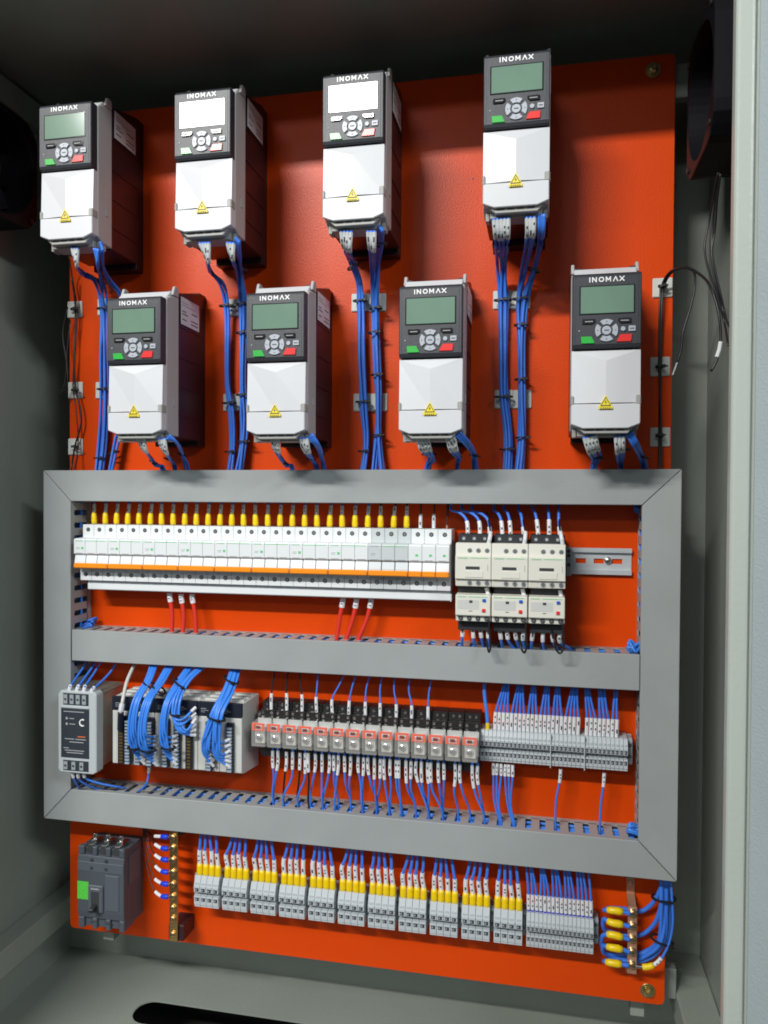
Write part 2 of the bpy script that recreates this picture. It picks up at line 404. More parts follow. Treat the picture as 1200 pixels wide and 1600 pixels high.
def duct_v(label, x0, x1, z0, z1, cover_poly):
    t = thing('wiring_duct', label, 'wiring duct', (x0, 0, z0), GD)
    L = z1 - z0; W = x1 - x0
    part('base', box(.001, W - .001, -.002, -.0003, .0005, L - .0005, 'duct_inner'), t)
    for xx in (0.0008, W - .0024):
        mb = MB()
        for (u0, u1, y0, y1) in comb(L): mb.box(xx, xx + .0016, y0, y1, u0, u1, 'duct_grey')
        part('slotted_wall', mb, t)
    part('cover', MB().prism_xz([(px - x0, pz - z0) for px, pz in cover_poly], -.058, -.0555, 'duct_grey'), t, .0007)
    lo = sorted(cover_poly, key=lambda p: p[0]); a, b = lo[:2], lo[2:]
    for (pp, sgn) in ((a, 1), (b, -1)):
        za, zb = min(pp[0][1], pp[1][1]) - z0, max(pp[0][1], pp[1][1]) - z0; xc = pp[0][0] - x0
        part('cover_lip', box(min(xc, xc + sgn * .0013) - .0003, max(xc, xc + sgn * .0013) - .0003, -.0555, -.0490, za + .0005, zb - .0005, 'duct_grey'), t)
g = .0006
duct_h('top grey wiring duct running straight below the drives', DX0 + .05, DX1 - .05, -.0054, .0428, [(DX0 + g, .0428), (DX1 - g, .0428), (IX1 - g, -.0054), (IX0 + g, -.0054)])
duct_h('middle grey wiring duct between the white breakers and the relay row', IX0, IX1, -.2560, -.2080, [(IX0 + .002, -.2075), (IX1 - .0012, -.2075), (IX1 - .0012, -.2560), (IX0 + .002, -.2560)])
duct_h('bottom grey wiring duct below the relay row', DX0 + .05, DX1 - .05, -.5105, -.4602, [(DX0 + g, -.5105), (DX1 - g, -.5105), (IX1 - g, -.4602), (IX0 + g, -.4602)])
duct_v('left upright grey wiring duct behind the power supply', DX0, IX0, -.5095, .0420, [(DX0, .0428 - g), (DX0, -.5105 + g), (IX0, -.4602 + g), (IX0, -.0054 - g)])
duct_v('right upright grey wiring duct next to the bare rail', IX1, DX1, -.5095, .0420, [(DX1, .0428 - g), (DX1, -.5105 + g), (IX1, -.4602 + g), (IX1, -.0054 - g)])
# wires lying inside the ducts, seen only through the slots: one mass
INNER = MB()
def inner_run(a, b, k, horiz=True):
    for i in range(k):
        pts = []; n = 9; off = -.017 + .034 * ((i * 5) % k) / max(1, k - 1)
        for j in range(n + 1):
            t = j / n; jx = random.uniform(-.004, .004); yy = -.012 - .030 * (i / max(1, k - 1)) + random.uniform(-.003, .003)
            if horiz: pts.append((a[0] + (b[0] - a[0]) * t, yy, a[1] + (b[1] - a[1]) * t + jx + off))
            else: pts.append((a[0] + (b[0] - a[0]) * t + jx + off, yy, a[1] + (b[1] - a[1]) * t))
        INNER.tube(smooth_path(pts, 3), .0020, 'blue_wire' if i % 3 else 'light_blue_wire', 6)
inner_run((-.72, -.232), (.125, -.232), 9)
inner_run((-.745, -.4850), (.15, -.4850), 18)
inner_run((-.72, .018), (.125, .018), 8)
inner_run((-.749, -.50), (-.749, .03), 8, False)
inner_run((.155, -.50), (.155, .03), 8, False)
for q_, (z_, xa, xb) in enumerate(((-.4662, -.63, .128), (-.2130, -.55, .12))):
    for i in range(6):
        if q_ and i % 2: continue
        INNER.tube(smooth_path([(xa + .05 * i + (xb - xa - .05 * i) * j / 12, -.016 - .0055 * i + random.uniform(-.002, .002), z_ - .0012 * (i % 3) + random.uniform(-.0008, .0008)) for j in range(13)], 3), .0021, 'light_blue_wire', 6)
def curl(pss, n, mt, dy):
    for j in range(n):
        INNER.tube(smooth_path([Vector(p) + Vector((random.uniform(-.003, .003), random.uniform(-.006, .012) + dy * j, .003 * j - .004)) for p in pss]), .0022, mt, 6)
curl([(0.1333, -0.0300, -0.2187), (0.1261, -0.0400, -0.2011), (0.1185, -0.0400, -0.1979), (0.1236, -0.0400, -0.2048), (0.1356, -0.0300, -0.1990)], 4, 'light_blue_wire', 0)
curl([(0.1412, -0.0300, -0.4745), (0.1313, -0.0400, -0.4551), (0.1203, -0.0400, -0.4509), (0.1221, -0.0400, -0.4587), (0.1393, -0.0300, -0.4551)], 4, 'light_blue_wire', 0)
curl([(0.1392, -0.0200, -0.0241), (0.1323, -0.0200, -0.0153), (0.1254, -0.0200, -0.0082), (0.1339, -0.0200, -0.0064), (0.1390, -0.0200, -0.0028)], 4, 'light_blue_wire', 0)
curl([(-0.7390, -0.0350, -0.2182), (-0.7276, -0.0350, -0.2095), (-0.7151, -0.0350, -0.2028), (-0.7071, -0.0350, -0.2005), (-0.7283, -0.0200, -0.2161)], 4, 'blue_wire', .005)
iw = link('duct_wires', INNER.mesh('duct_wires', 0, True)); iw['kind'] = 'stuff'
iw['label'] = 'mass of blue wires lying inside the slotted ducts'

# ---------------------------------------------------------------- lettering
def strokes(word, h, adv, t):
    """plain stroke capitals as flat quads in x,z; returns list of quads"""
    G = {'I': [((0, 0), (0, 1))], 'N': [((0, 0), (0, 1)), ((0, 1), (.9, 0)), ((.9, 0), (.9, 1))],
         'O': [((0, .3), (0, .7)), ((0, .7), (.22, .95)), ((.22, .95), (.78, .95)), ((.78, .95), (1, .7)), ((1, .7), (1, .3)), ((1, .3), (.78, .05)), ((.78, .05), (.22, .05)), ((.22, .05), (0, .3))],
         'M': [((0, 0), (0, 1)), ((0, 1), (.5, .3)), ((.5, .3), (1, 1)), ((1, 1), (1, 0))],
         'A': [((0, 0), (.5, 1)), ((.5, 1), (1, 0))], 'X': [((0, 0), (1, 1)), ((0, 1), (1, 0))]}
    W = {'I': .25, 'N': 1.2, 'O': 1.25, 'M': 1.3, 'A': 1.1, 'X': 1.1}
    x = 0; q = []
    for ch in word:
        for (p0, p1) in G[ch]:
            a = Vector((x + p0[0] * h * .95, p0[1] * h)); b = Vector((x + p1[0] * h * .95, p1[1] * h))
            d = (b - a).normalized() * t * .4; nn = Vector((-d.y, d.x)).normalized() * t / 2; a = a - d; b = b + d
            q.append([a - nn, b - nn, b + nn, a + nn])
        x += W[ch] * h * .95 + adv
    return q, x - adv
def word_mesh(word, h, adv, t, depth, mt):
    q, wd = strokes(word, h, adv, t); mb = MB()
    for i, k in enumerate(q):
        y = -depth - .00004 * (i % 5); mb.add([(p.x, y, p.y) for p in k] + [(p.x, 0, p.y) for p in k],
               [(0, 1, 2, 3), (0, 4, 5, 1), (1, 5, 6, 2), (2, 6, 7, 3), (3, 7, 4, 0)], mt)
    return mb, wd
def text_mesh(txt, size, mt):
    cu = bpy.data.curves.new('text', 'FONT'); cu.body = txt; cu.size = size; cu.extrude = 0; cu.resolution_u = 2
    o = bpy.data.objects.new('text', cu); C.objects.link(o)
    bpy.context.view_layer.update(); dg = bpy.context.evaluated_depsgraph_get()
    me = bpy.data.meshes.new_from_object(o.evaluated_get(dg)); bpy.data.objects.remove(o)
    me.transform(Matrix.Rotation(R(90), 4, 'X')); me.materials.clear(); me.materials.append(MATS[mt]); return me
TXT = {}
def text(txt, size, mt, parent, loc, name='lettering'):
    k = (txt, size, mt)
    if k not in TXT: TXT[k] = text_mesh(*k)
    return link(name, TXT[k], parent, loc)

# ---------------------------------------------------------------- variable speed drives
W_, KH = .0825, .0935
def make_drive():
    t = link('speed_drive', None)
    # origin: plate, x left edge, z top of keypad
    hb = MB().prism_yz([(-.1005, -.193), (-.1005, .014), (-.092, .019), (-.032, .034), (-.0225, .032), (-.0225, -.186), (-.030, -.193)], .0006, W_ - .0006, 'heatsink_dark')
    h = part('heat_sink', hb, t, .0008)
    for z in (-.030, -.075, -.118, -.160):
        part('fin', box(W_ - .0006, W_ + .0004, -.098, -.026, z - .0012, z, 'heatsink_dark'), h)
    part('mounting_foot', MB().box(.004, W_ - .004, -.0225, -.0003, -.200, .038, 'heatsink_dark'), h, .0006)
    hs = MB().prism_yz([(-.1365, -.186), (-.1365, .001), (-.126, .006), (-.100, .010), (-.100, -.192), (-.122, -.192)], -.0005, W_ + .0005, 'drive_grey')
    hs = part('housing', hs, t, .0012)
    for x0 in (-.0005, W_ - .0035):
        part('horn', MB().prism_yz([(-.118, .010), (-.112, .0235), (-.104, .0245), (-.100, .022), (-.100, .010)], x0, x0 + .004, 'drive_grey'), hs, .0008)
        part('clip', box(x0 + (0.004 if x0 < 0 else -.007), x0 + (.011 if x0 < 0 else 0), -.114, -.104, .012, .018, 'keypad_black'), hs, .0006)
    part('top_cap', MB().prism_yz([(-.1355, .0005), (-.118, .0150), (-.103, .0175), (-.103, .004), (-.130, -.002)], .003, W_ - .003, 'drive_white'), hs, .0010)
    for z in (-.15,):
        part('side_latch', box(W_ + .0003, W_ + .0016, -.118, -.111, z, z + .012, 'drive_grey'), hs, .0004)
    # white cover with the faceted crease
    y0, y1 = -.1500, -.1365; zt, zb = -.0945, -.190
    V = [(0, y0 + .003, zt), (W_, y0 + .003, zt), (W_, y0 + .001, -.160), (0, y0 + .001, -.160), (W_ / 2, y0 - .0022, -.108), (0, y0 + .003, zt - .003), (W_, y0 + .003, zt - .003), (W_ / 2, y0 - .0018, -.160)]
    mb = MB(); mb.add(V, [(0, 5, 4), (0, 4, 1), (1, 4, 6), (5, 3, 7, 4), (4, 7, 2, 6)], 'drive_white')
    mb.box(0, W_, y0 + .0032, y1, -.1605, zt, 'drive_white')
    c = part('cover', mb, t)
    low = MB(); ch = .010
    poly = [(0, -.1612), (W_, -.1612), (W_, -.186), (W_ - .014, -.1915), (.014, -.1915), (0, -.186)]
    low.prism_xz(poly, y0 - .0012, y1, 'drive_white'); part('lower_flap', low, c, .0009)
    for x0, x1 in ((-.0007, .0030), (W_ - .0055, W_ + .0007)):
        part('finger_notch', box(x0, x1, y0 - .0016, y1, -.1625, -.1505, 'drive_trim'), c, .0012)
    bt = MB().prism_xz([(.004, -.187), (W_ - .004, -.187), (W_ - .014, -.1975), (.016, -.1975)], y0 + .004, -.115, 'drive_trim')
    bt = part('cable_entry', bt, t, .0008)
    for k in range(4):
        part('slot', box(.018 + k * .0125, .027 + k * .0125, y0 + .0032, y0 + .0045, -.1938, -.1922, 'hole_dark'), bt)
    part('terminal_row', box(.008, W_ - .008, -.135, -.108, -.200, -.187, 'drive_trim'), t, .0006)
    for x0 in (.002, W_ - .007):
        part('foot', box(x0, x0 + .005, -.128, -.112, -.2005, -.186, 'drive_trim'), t, .0005)
    # warning triangle with the bolt
    wt = MB(); cx, cz, s = W_ * .5, -.1655, .0083
    wt.add([(cx - s, y0 - .0036, cz), (cx + s, y0 - .0036, cz), (cx, y0 - .0036, cz + s * 1.8), (cx - s, y0 - .0012, cz), (cx + s, y0 - .0012, cz), (cx, y0 - .0012, cz + s * 1.8)],
           [(0, 1, 2), (0, 3, 4, 1), (1, 4, 5, 2), (2, 5, 3, 0)], 'warning_yellow'); yy = y0 - .0039
    def tri(k, z0): return [(cx - s * k, z0), (cx + s * k, z0), (cx, z0 + s * k * 1.75)]
    a = tri(.80, cz + .0012); b = tri(.60, cz + .0024)
    wt.add([(p[0], yy, p[1]) for p in a + b], [(0, 1, 4, 3), (1, 2, 5, 4), (2, 0, 3, 5)], 'ink')
    bo = [(.0006, .0090), (-.0016, .0058), (0, .0060), (-.0008, .0030), (.0016, .0064), (.0002, .0063)]
    wt.add([(cx + p[0], yy, cz + p[1]) for p in bo], [tuple(range(6))], 'ink')
    wt.box(cx - s * .98, cx + s * .98, y0 - .0036, y0 - .0012, cz - .0022, cz - .0001, 'warning_yellow')
    for k in range(5): wt.box(cx - .0062 + k * .0026, cx - .0062 + k * .0026 + .0018, yy, yy + .0002, cz - .0017, cz - .0007, 'ink')
    part('warning_sticker', wt, t)
    # rating plate on the right cheek
    st = box(W_ + .0006, W_ + .0011, -.094, -.034, -.026, .014, 'sticker'); st = part('rating_sticker', st, t)
    mb = MB()
    for (ya, yb, z) in ((-.090, -.070, .007), (-.090, -.050, .003), (-.090, -.078, -.006), (-.060, -.040, -.004), (-.090, -.072, -.010), (-.090, -.076, -.018), (-.062, -.038, -.015), (-.062, -.038, -.020)):
        mb.box(W_ + .0010, W_ + .0012, ya, yb, z - .0011, z + .0006, 'print_grey' if z > -.004 else 'ink')
    part('sticker_print', mb, st)
    # keypad
    kp = MB().prism_yz([(-.152, -.0925), (-.1535, -.088), (-.1535, -.004), (-.150, 0), (-.1367, 0), (-.1367, -KH)], .0002, W_ - .0002, 'keypad_black')
    kp = part('keypad', kp, t, .0010)
    ky = -.1538
    part('bezel', box(.0035, W_ - .0035, ky, ky + .001, -.0885, -.0045, 'keypad_black'), kp, .0007)
    ky -= .0002
    part('screen_frame', box(.0085, W_ - .0080, ky - .0004, ky + .001, -.0515, -.0160, 'screen_frame'), kp, .0003)
    part('screen', box(.0100, W_ - .0095, ky - .0008, ky + .0006, -.0502, -.0173, 'screen_green'), kp, .0003)
    wm, wd = word_mesh('INOMAX', .0052, .0021, .00125, .0004, 'print_white')
    part('lettering', wm, kp, loc=(W_ / 2 - wd / 2, ky, -.0113))
    def key(name, poly, mt, dep=.0016): return part(name, MB().prism_xz(poly, ky - dep, ky + .0006, mt), kp, .0004)
    cx, cz = W_ * .5, -.0715
    for q in range(4):
        pts = []; a0 = q * 90 + 45 + 9
        for k in range(7): aa = R(a0 + 72 * k / 6); pts.append((cx + .0138 * math.cos(aa), cz + .0138 * math.sin(aa)))
        for k in range(6, -1, -1): aa = R(a0 + 3 + 66 * k / 6); pts.append((cx + .0073 * math.cos(aa), cz + .0073 * math.sin(aa)))
        key('arrow_key', pts, 'key_grey')
        aa = R(a0 + 36); px_, pz_ = cx + .0107 * math.cos(aa), cz + .0107 * math.sin(aa)
        part('arrow_print', MB().cyl((px_, ky - .0016, pz_), .0011, 0, -.0002, 'ink', n=3), kp)
    key('enter_key', [(cx + .0056 * math.cos(R(20 * k)), cz + .0056 * math.sin(R(20 * k))) for k in range(18)], 'key_grey')
    part('key_print', box(cx - .0028, cx + .0028, ky - .0019, ky - .0015, cz - .0006, cz + .0006, 'print_dark'), kp)
    for sx in (-1, 1):
        xa, xb = cx + sx * .0135, cx + sx * .0290
        po = [(xa, -.0570), (xb, -.0570), (xb, -.0632), (xa + sx * .003, -.0632)]
        if sx < 0: po = [(xb, -.0570), (xa, -.0570), (xa, -.0605), (xa - .003, -.0632), (xb, -.0632)]
        else: po = [(xa, -.0570), (xb, -.0570), (xb, -.0632), (xa + .003, -.0632), (xa, -.0605)]
        key('soft_key', po, 'key_dark')
        part('key_print', box(min(xa, xb) + .003, max(xa, xb) - .003, ky - .0019, ky - .0015, -.0607, -.0597, 'print_grey'), kp)
    key('start_key', [(.0105, -.0785), (.0235, -.0785), (.0275, -.0870), (.0115, -.0870)], 'key_green')
    key('stop_key', [(.0575, -.0770), (.0715, -.0770), (.0705, -.0860), (.0530, -.0860), (.0545, -.0830)], 'key_red')
    key('local_key', [(.0608 + .0030 * math.cos(R(30 * k)), -.0703 + .0030 * math.sin(R(30 * k))) for k in range(12)], 'key_grey')
    key('menu_key', [(.0672, -.0668), (.0755, -.0668), (.0755, -.0736), (.0672, -.0736)], 'key_grey')
    part('key_print', box(.0690, .0738, ky - .0019, ky - .0015, -.0708, -.0697, 'print_dark'), kp)
    part('indicator', MB().cyl((.0085, ky, -.0710), .0009, 0, -.0005, 'print_grey', n=8), kp)
    return t
DR = [(-.7115, .5612, 'upper row, far left, beside the dark cooling fan'),
      (-.5020, .5590, 'upper row, second from the left, white glare on its screen'),
      (-.2900, .5600, 'upper row, third from the left, glare on its screen'),
      (-.0785, .5625, 'upper row, far right, the topmost drive'),
      (-.6043, .2815, 'lower row, far left, blue bundles passing on its left'),
      (-.3962, .2787, 'lower row, second from the left'),
      (-.1855, .2772, 'lower row, third from the left'),
      (.0335, .2812, 'lower row, far right, beside the black cable')]
proto = make_drive()
for i, (x, z, l) in enumerate(DR):
    o = proto if i == 0 else copy_tree(proto)
    o.location = (x, 0, z)
    tag(o, 'white drive with black keypad, ' + l, 'speed drive', 'white speed drives with black keypads')

# ---------------------------------------------------------------- cable tie mounts on the plate
def mount(x, z, label, s=.0135):
    t = thing('tie_mount', label, 'cable tie mount', (x, 0, z), 'white adhesive cable tie mounts')
    part('pad', box(-s, s, -.0028, -.0003, -s, s, 'mount_white'), t, .0012)
    part('bridge', box(-.005, .005, -.0065, -.0025, -.006, .006, 'mount_white'), t, .0012)
    part('slot', box(-.0034, .0034, -.0068, -.0060, -.0016, .0016, 'hole_dark'), t)
for k, (x, y, z) in enumerate([(-0.7550, 0.0000, 0.3088), (-0.7539, 0.0000, 0.1766), (-0.7540, 0.0000, 0.0840)]):
    mount(x, z, 'white tie mount at the left edge of the plate, %s down' % nth(k + 1))
for k, (x, y, z) in enumerate([(0.1613, 0.0000, 0.2989), (0.1591, 0.0000, 0.1888), (0.1602, 0.0000, 0.0900)]):
    mount(x, z, 'white tie mount at the right edge of the plate, %s down' % nth(k + 1))
for (xs, rowname) in (([(-0.4743, 0.0000, 0.2994), (-0.4814, 0.0000, 0.1512), (-0.4557, 0.0000, 0.1537)], 'the second top drive'), ([(-0.7004, 0.0000, 0.3105), (-0.7039, 0.0000, 0.1754)], 'the top left drive'),
                      ([(-0.2740, 0.0000, 0.2982), (-0.2472, 0.0000, 0.2970), (-0.2702, 0.0000, 0.1471), (-0.2444, 0.0000, 0.1465)], 'the third top drive'), ([(-0.0607, 0.0000, 0.2922), (-0.0340, 0.0000, 0.2910), (-0.0576, 0.0000, 0.1475), (-0.0309, 0.0000, 0.1470)], 'the top right drive')):
    for k, (x, y, z) in enumerate(xs):
        mount(x, z, 'white tie mount under the blue bundles of %s, %s in reading order' % (rowname, nth(k + 1)))

# ---------------------------------------------------------------- bundles below the drives
def bundle(path, n, txt, r=.0019, mt='blue_wire', sleeve=.024, spread=.0048, sm='sleeve_grey', rows=2, keep=0.85):
    """n wires that start side by side at the terminals and gather into one bundle; txt names the bundle"""
    if len(path) <= 5:      # short tails turn inward and drop through the open top of the duct
        a, b = Vector(path[-2]), Vector(path[-1]); b.y = -.026
        a.y = max(a.y, -.066); path = list(path[:-2]) + [a, Vector((a.x * .45 + b.x * .55, -.042, .0500)), b]
    N = len(path); k = max(1, math.ceil(n / rows))
    for i in range(n):
        pts = []
        for j, p in enumerate(path):
            u = (i - (n - 1) / 2) * spread
            c_, rw = i % k, i // k
            v = (c_ - (k - 1) / 2) * r * 2.05 + (rw * r * 1.0)
            tt = min(1, max(0, j - .7) / 2.2); off = u * (1 - tt) + v * tt; oy = -rw * r * 1.8 * tt
            jx = random.uniform(-1, 1) * r * .55 if j > 1 else 0
            d = Vector(path[min(j + 1, N - 1)]) - Vector(path[max(j - 1, 0)]); d.y = 0
            d = d.normalized() if d.length > 1e-6 else Vector((0, 0, -1)); nx = Vector((-d.z, 0, d.x))
            if nx.x < 0 : nx = -nx
            q = Vector(p) + nx * (off + jx) + Vector((0, oy, 0)); pts.append(q)
        jk = [('marker_sleeve', .002, sleeve + random.uniform(-.003, .003), r * 1.22, sm, True)] if sleeve else []
        wire('blue wire in %s, %s of %s' % (txt, nth(i + 1), ['', 'one', 'two', 'three', 'four', 'five', 'six', 'seven', 'eight'][n]), 'blue wires of the drives', pts, r, mt, jk)
B = [('the left bundle of the top left drive', 3, [(-0.6652, -0.1370, 0.3619), (-0.6691, -0.1280, 0.3428), (-0.7019, -0.0600, 0.3483), (-0.6988, -0.0300, 0.3436), (-0.6962, -0.0180, 0.3161), (-0.6988, -0.0120, 0.2252), (-0.6988, -0.0120, 0.1427), (-0.7034, -0.0120, 0.0807), (-0.7041, -0.0200, 0.0308)]),
 ('the right bundle of the top left drive', 3, [(-0.6315, -0.1370, 0.3580), (-0.6351, -0.1280, 0.3427), (-0.6785, -0.0500, 0.3470), (-0.6904, -0.0200, 0.3256), (-0.6919, -0.0120, 0.2250), (-0.6919, -0.0120, 0.1425), (-0.6954, -0.0120, 0.0806), (-0.6984, -0.0200, 0.0308)]),
 ('the rightmost bundle of the top left drive', 4, [(-0.6223, -0.1370, 0.3611), (-0.6504, -0.0900, 0.3513), (-0.6711, -0.0350, 0.3408), (-0.6612, -0.0200, 0.3221), (-0.6551, -0.0150, 0.2641), (-0.6550, -0.0150, 0.1415), (-0.6697, -0.0150, 0.0967), (-0.6825, -0.0200, 0.0308)]),
 ('the left bundle of the second top drive', 4, [(-0.4649, -0.1370, 0.3569), (-0.4652, -0.1280, 0.3384), (-0.4927, -0.0500, 0.3410), (-0.4859, -0.0300, 0.3288), (-0.4835, -0.0160, 0.3009), (-0.4838, -0.0120, 0.1787), (-0.4773, -0.0120, 0.1337), (-0.4750, -0.0120, 0.0789), (-0.4779, -0.0200, 0.0308)]),
 ('the middle bundle of the second top drive', 3, [(-0.4260, -0.1370, 0.3545), (-0.4279, -0.1280, 0.3380), (-0.4516, -0.0500, 0.3388), (-0.4587, -0.0200, 0.3223), (-0.4597, -0.0120, 0.2573), (-0.4593, -0.0120, 0.1384), (-0.4581, -0.0120, 0.0887), (-0.4652, -0.0200, 0.0308)]),
 ('the right bundle of the second top drive', 3, [(-0.4157, -0.1370, 0.3574), (-0.4280, -0.1000, 0.3449), (-0.4485, -0.0400, 0.3357), (-0.4532, -0.0180, 0.2951), (-0.4565, -0.0140, 0.1777), (-0.4521, -0.0140, 0.1182), (-0.4589, -0.0200, 0.0308)]),
 ('the left bundle of the third top drive', 4, [(-0.2610, -0.1370, 0.3596), (-0.2632, -0.1280, 0.3423), (-0.2747, -0.0500, 0.3422), (-0.2713, -0.0200, 0.3226), (-0.2712, -0.0120, 0.2961), (-0.2697, -0.0120, 0.2118), (-0.2653, -0.0120, 0.1349), (-0.2621, -0.0120, 0.0869), (-0.2648, -0.0200, 0.0309)]),
 ('the middle bundle of the third top drive', 3, [(-0.2268, -0.1370, 0.3574), (-0.2278, -0.1280, 0.3401), (-0.2442, -0.0500, 0.3331), (-0.2489, -0.0150, 0.3038), (-0.2450, -0.0120, 0.1919), (-0.2417, -0.0120, 0.1345), (-0.2444, -0.0120, 0.0867), (-0.2482, -0.0200, 0.0309)]),
 ('the right bundle of the third top drive', 3, [(-0.2137, -0.1370, 0.3600), (-0.2215, -0.1000, 0.3522), (-0.2379, -0.0400, 0.3357), (-0.2454, -0.0170, 0.2860), (-0.2413, -0.0150, 0.1722), (-0.2409, -0.0150, 0.0960), (-0.2336, -0.0200, 0.0309)]),
 ('the left bundle of the top right drive', 5, [(-0.0559, -0.1370, 0.3627), (-0.0554, -0.1280, 0.3445), (-0.0595, -0.0300, 0.3289), (-0.0591, -0.0120, 0.2882), (-0.0584, -0.0120, 0.2051), (-0.0571, -0.0120, 0.1478), (-0.0511, -0.0120, 0.0941), (-0.0511, -0.0200, 0.0309)]),
 ('the middle bundle of the top right drive', 3, [(-0.0188, -0.1370, 0.3618), (-0.0187, -0.1280, 0.3438), (-0.0279, -0.0400, 0.3243), (-0.0363, -0.0120, 0.2871), (-0.0338, -0.0120, 0.2044), (-0.0314, -0.0120, 0.1307), (-0.0336, -0.0120, 0.0755), (-0.0375, -0.0200, 0.0309)]),
 ('the right bundle of the top right drive', 3, [(-0.0052, -0.1370, 0.3641), (-0.0051, -0.1280, 0.3462), (-0.0129, -0.0400, 0.3279), (-0.0262, -0.0200, 0.2919), (-0.0304, -0.0150, 0.2403), (-0.0305, -0.0150, 0.1469), (-0.0291, -0.0150, 0.0844), (-0.0321, -0.0200, 0.0309)]),
 ('the left bundle of the lower left drive', 3, [(-0.5620, -0.1370, 0.0876), (-0.5610, -0.1280, 0.0709), (-0.5771, -0.0800, 0.0618), (-0.5774, -0.0600, 0.0492), (-0.5800, -0.0450, 0.0262)]),
 ('the middle bundle of the lower left drive', 3, [(-0.5294, -0.1370, 0.0855), (-0.5291, -0.1280, 0.0689), (-0.5490, -0.0800, 0.0559), (-0.5628, -0.0450, 0.0262)]),
 ('the right bundle of the lower left drive', 3, [(-0.5196, -0.1370, 0.0872), (-0.5124, -0.1280, 0.0806), (-0.5313, -0.0700, 0.0640), (-0.5422, -0.0350, 0.0264)]),
 ('the left bundle of the second lower drive', 3, [(-0.3608, -0.1370, 0.0854), (-0.3612, -0.1280, 0.0694), (-0.3725, -0.0800, 0.0606), (-0.3686, -0.0600, 0.0486), (-0.3696, -0.0450, 0.0263)]),
 ('the middle bundle of the second lower drive', 3, [(-0.3197, -0.1370, 0.0841), (-0.3188, -0.1280, 0.0691), (-0.3272, -0.0800, 0.0549), (-0.3329, -0.0450, 0.0264)]),
 ('the right bundle of the second lower drive', 3, [(-0.3106, -0.1370, 0.0866), (-0.3033, -0.1280, 0.0751), (-0.3139, -0.0700, 0.0590), (-0.3220, -0.0350, 0.0266)]),
 ('the left bundle of the third lower drive', 4, [(-0.1562, -0.1370, 0.0849), (-0.1540, -0.1280, 0.0687), (-0.1549, -0.0800, 0.0577), (-0.1682, -0.0450, 0.0265)]),
 ('the middle bundle of the third lower drive', 3, [(-0.1198, -0.1370, 0.0845), (-0.1166, -0.1280, 0.0684), (-0.1158, -0.0800, 0.0575), (-0.1239, -0.0450, 0.0266)]),
 ('the right bundle of the third lower drive', 3, [(-0.1098, -0.1370, 0.0861), (-0.0998, -0.1280, 0.0766), (-0.0938, -0.0700, 0.0614), (-0.0948, -0.0350, 0.0268)]),
 ('the left bundle of the lower right drive', 4, [(0.0566, -0.1370, 0.0825), (0.0612, -0.1280, 0.0670), (0.0692, -0.0800, 0.0565), (0.0658, -0.0450, 0.0268)]),
 ('the middle bundle of the lower right drive', 3, [(0.0930, -0.1370, 0.0821), (0.0948, -0.1280, 0.0667), (0.1019, -0.0800, 0.0547), (0.1039, -0.0450, 0.0268)]),
 ('the right bundle of the lower right drive', 3, [(0.1037, -0.1370, 0.0852), (0.1133, -0.1280, 0.0714), (0.1281, -0.0700, 0.0585), (0.1393, -0.0350, 0.0271)])]
for txt, n, path in B:
    ctl = txt.startswith('the right') or 'rightmost' in txt
    bundle(path, n, txt, sleeve=0 if ctl else .030, spread=.0032 if ctl else .0047, r=.0023 if len(path) > 6 else .0021)
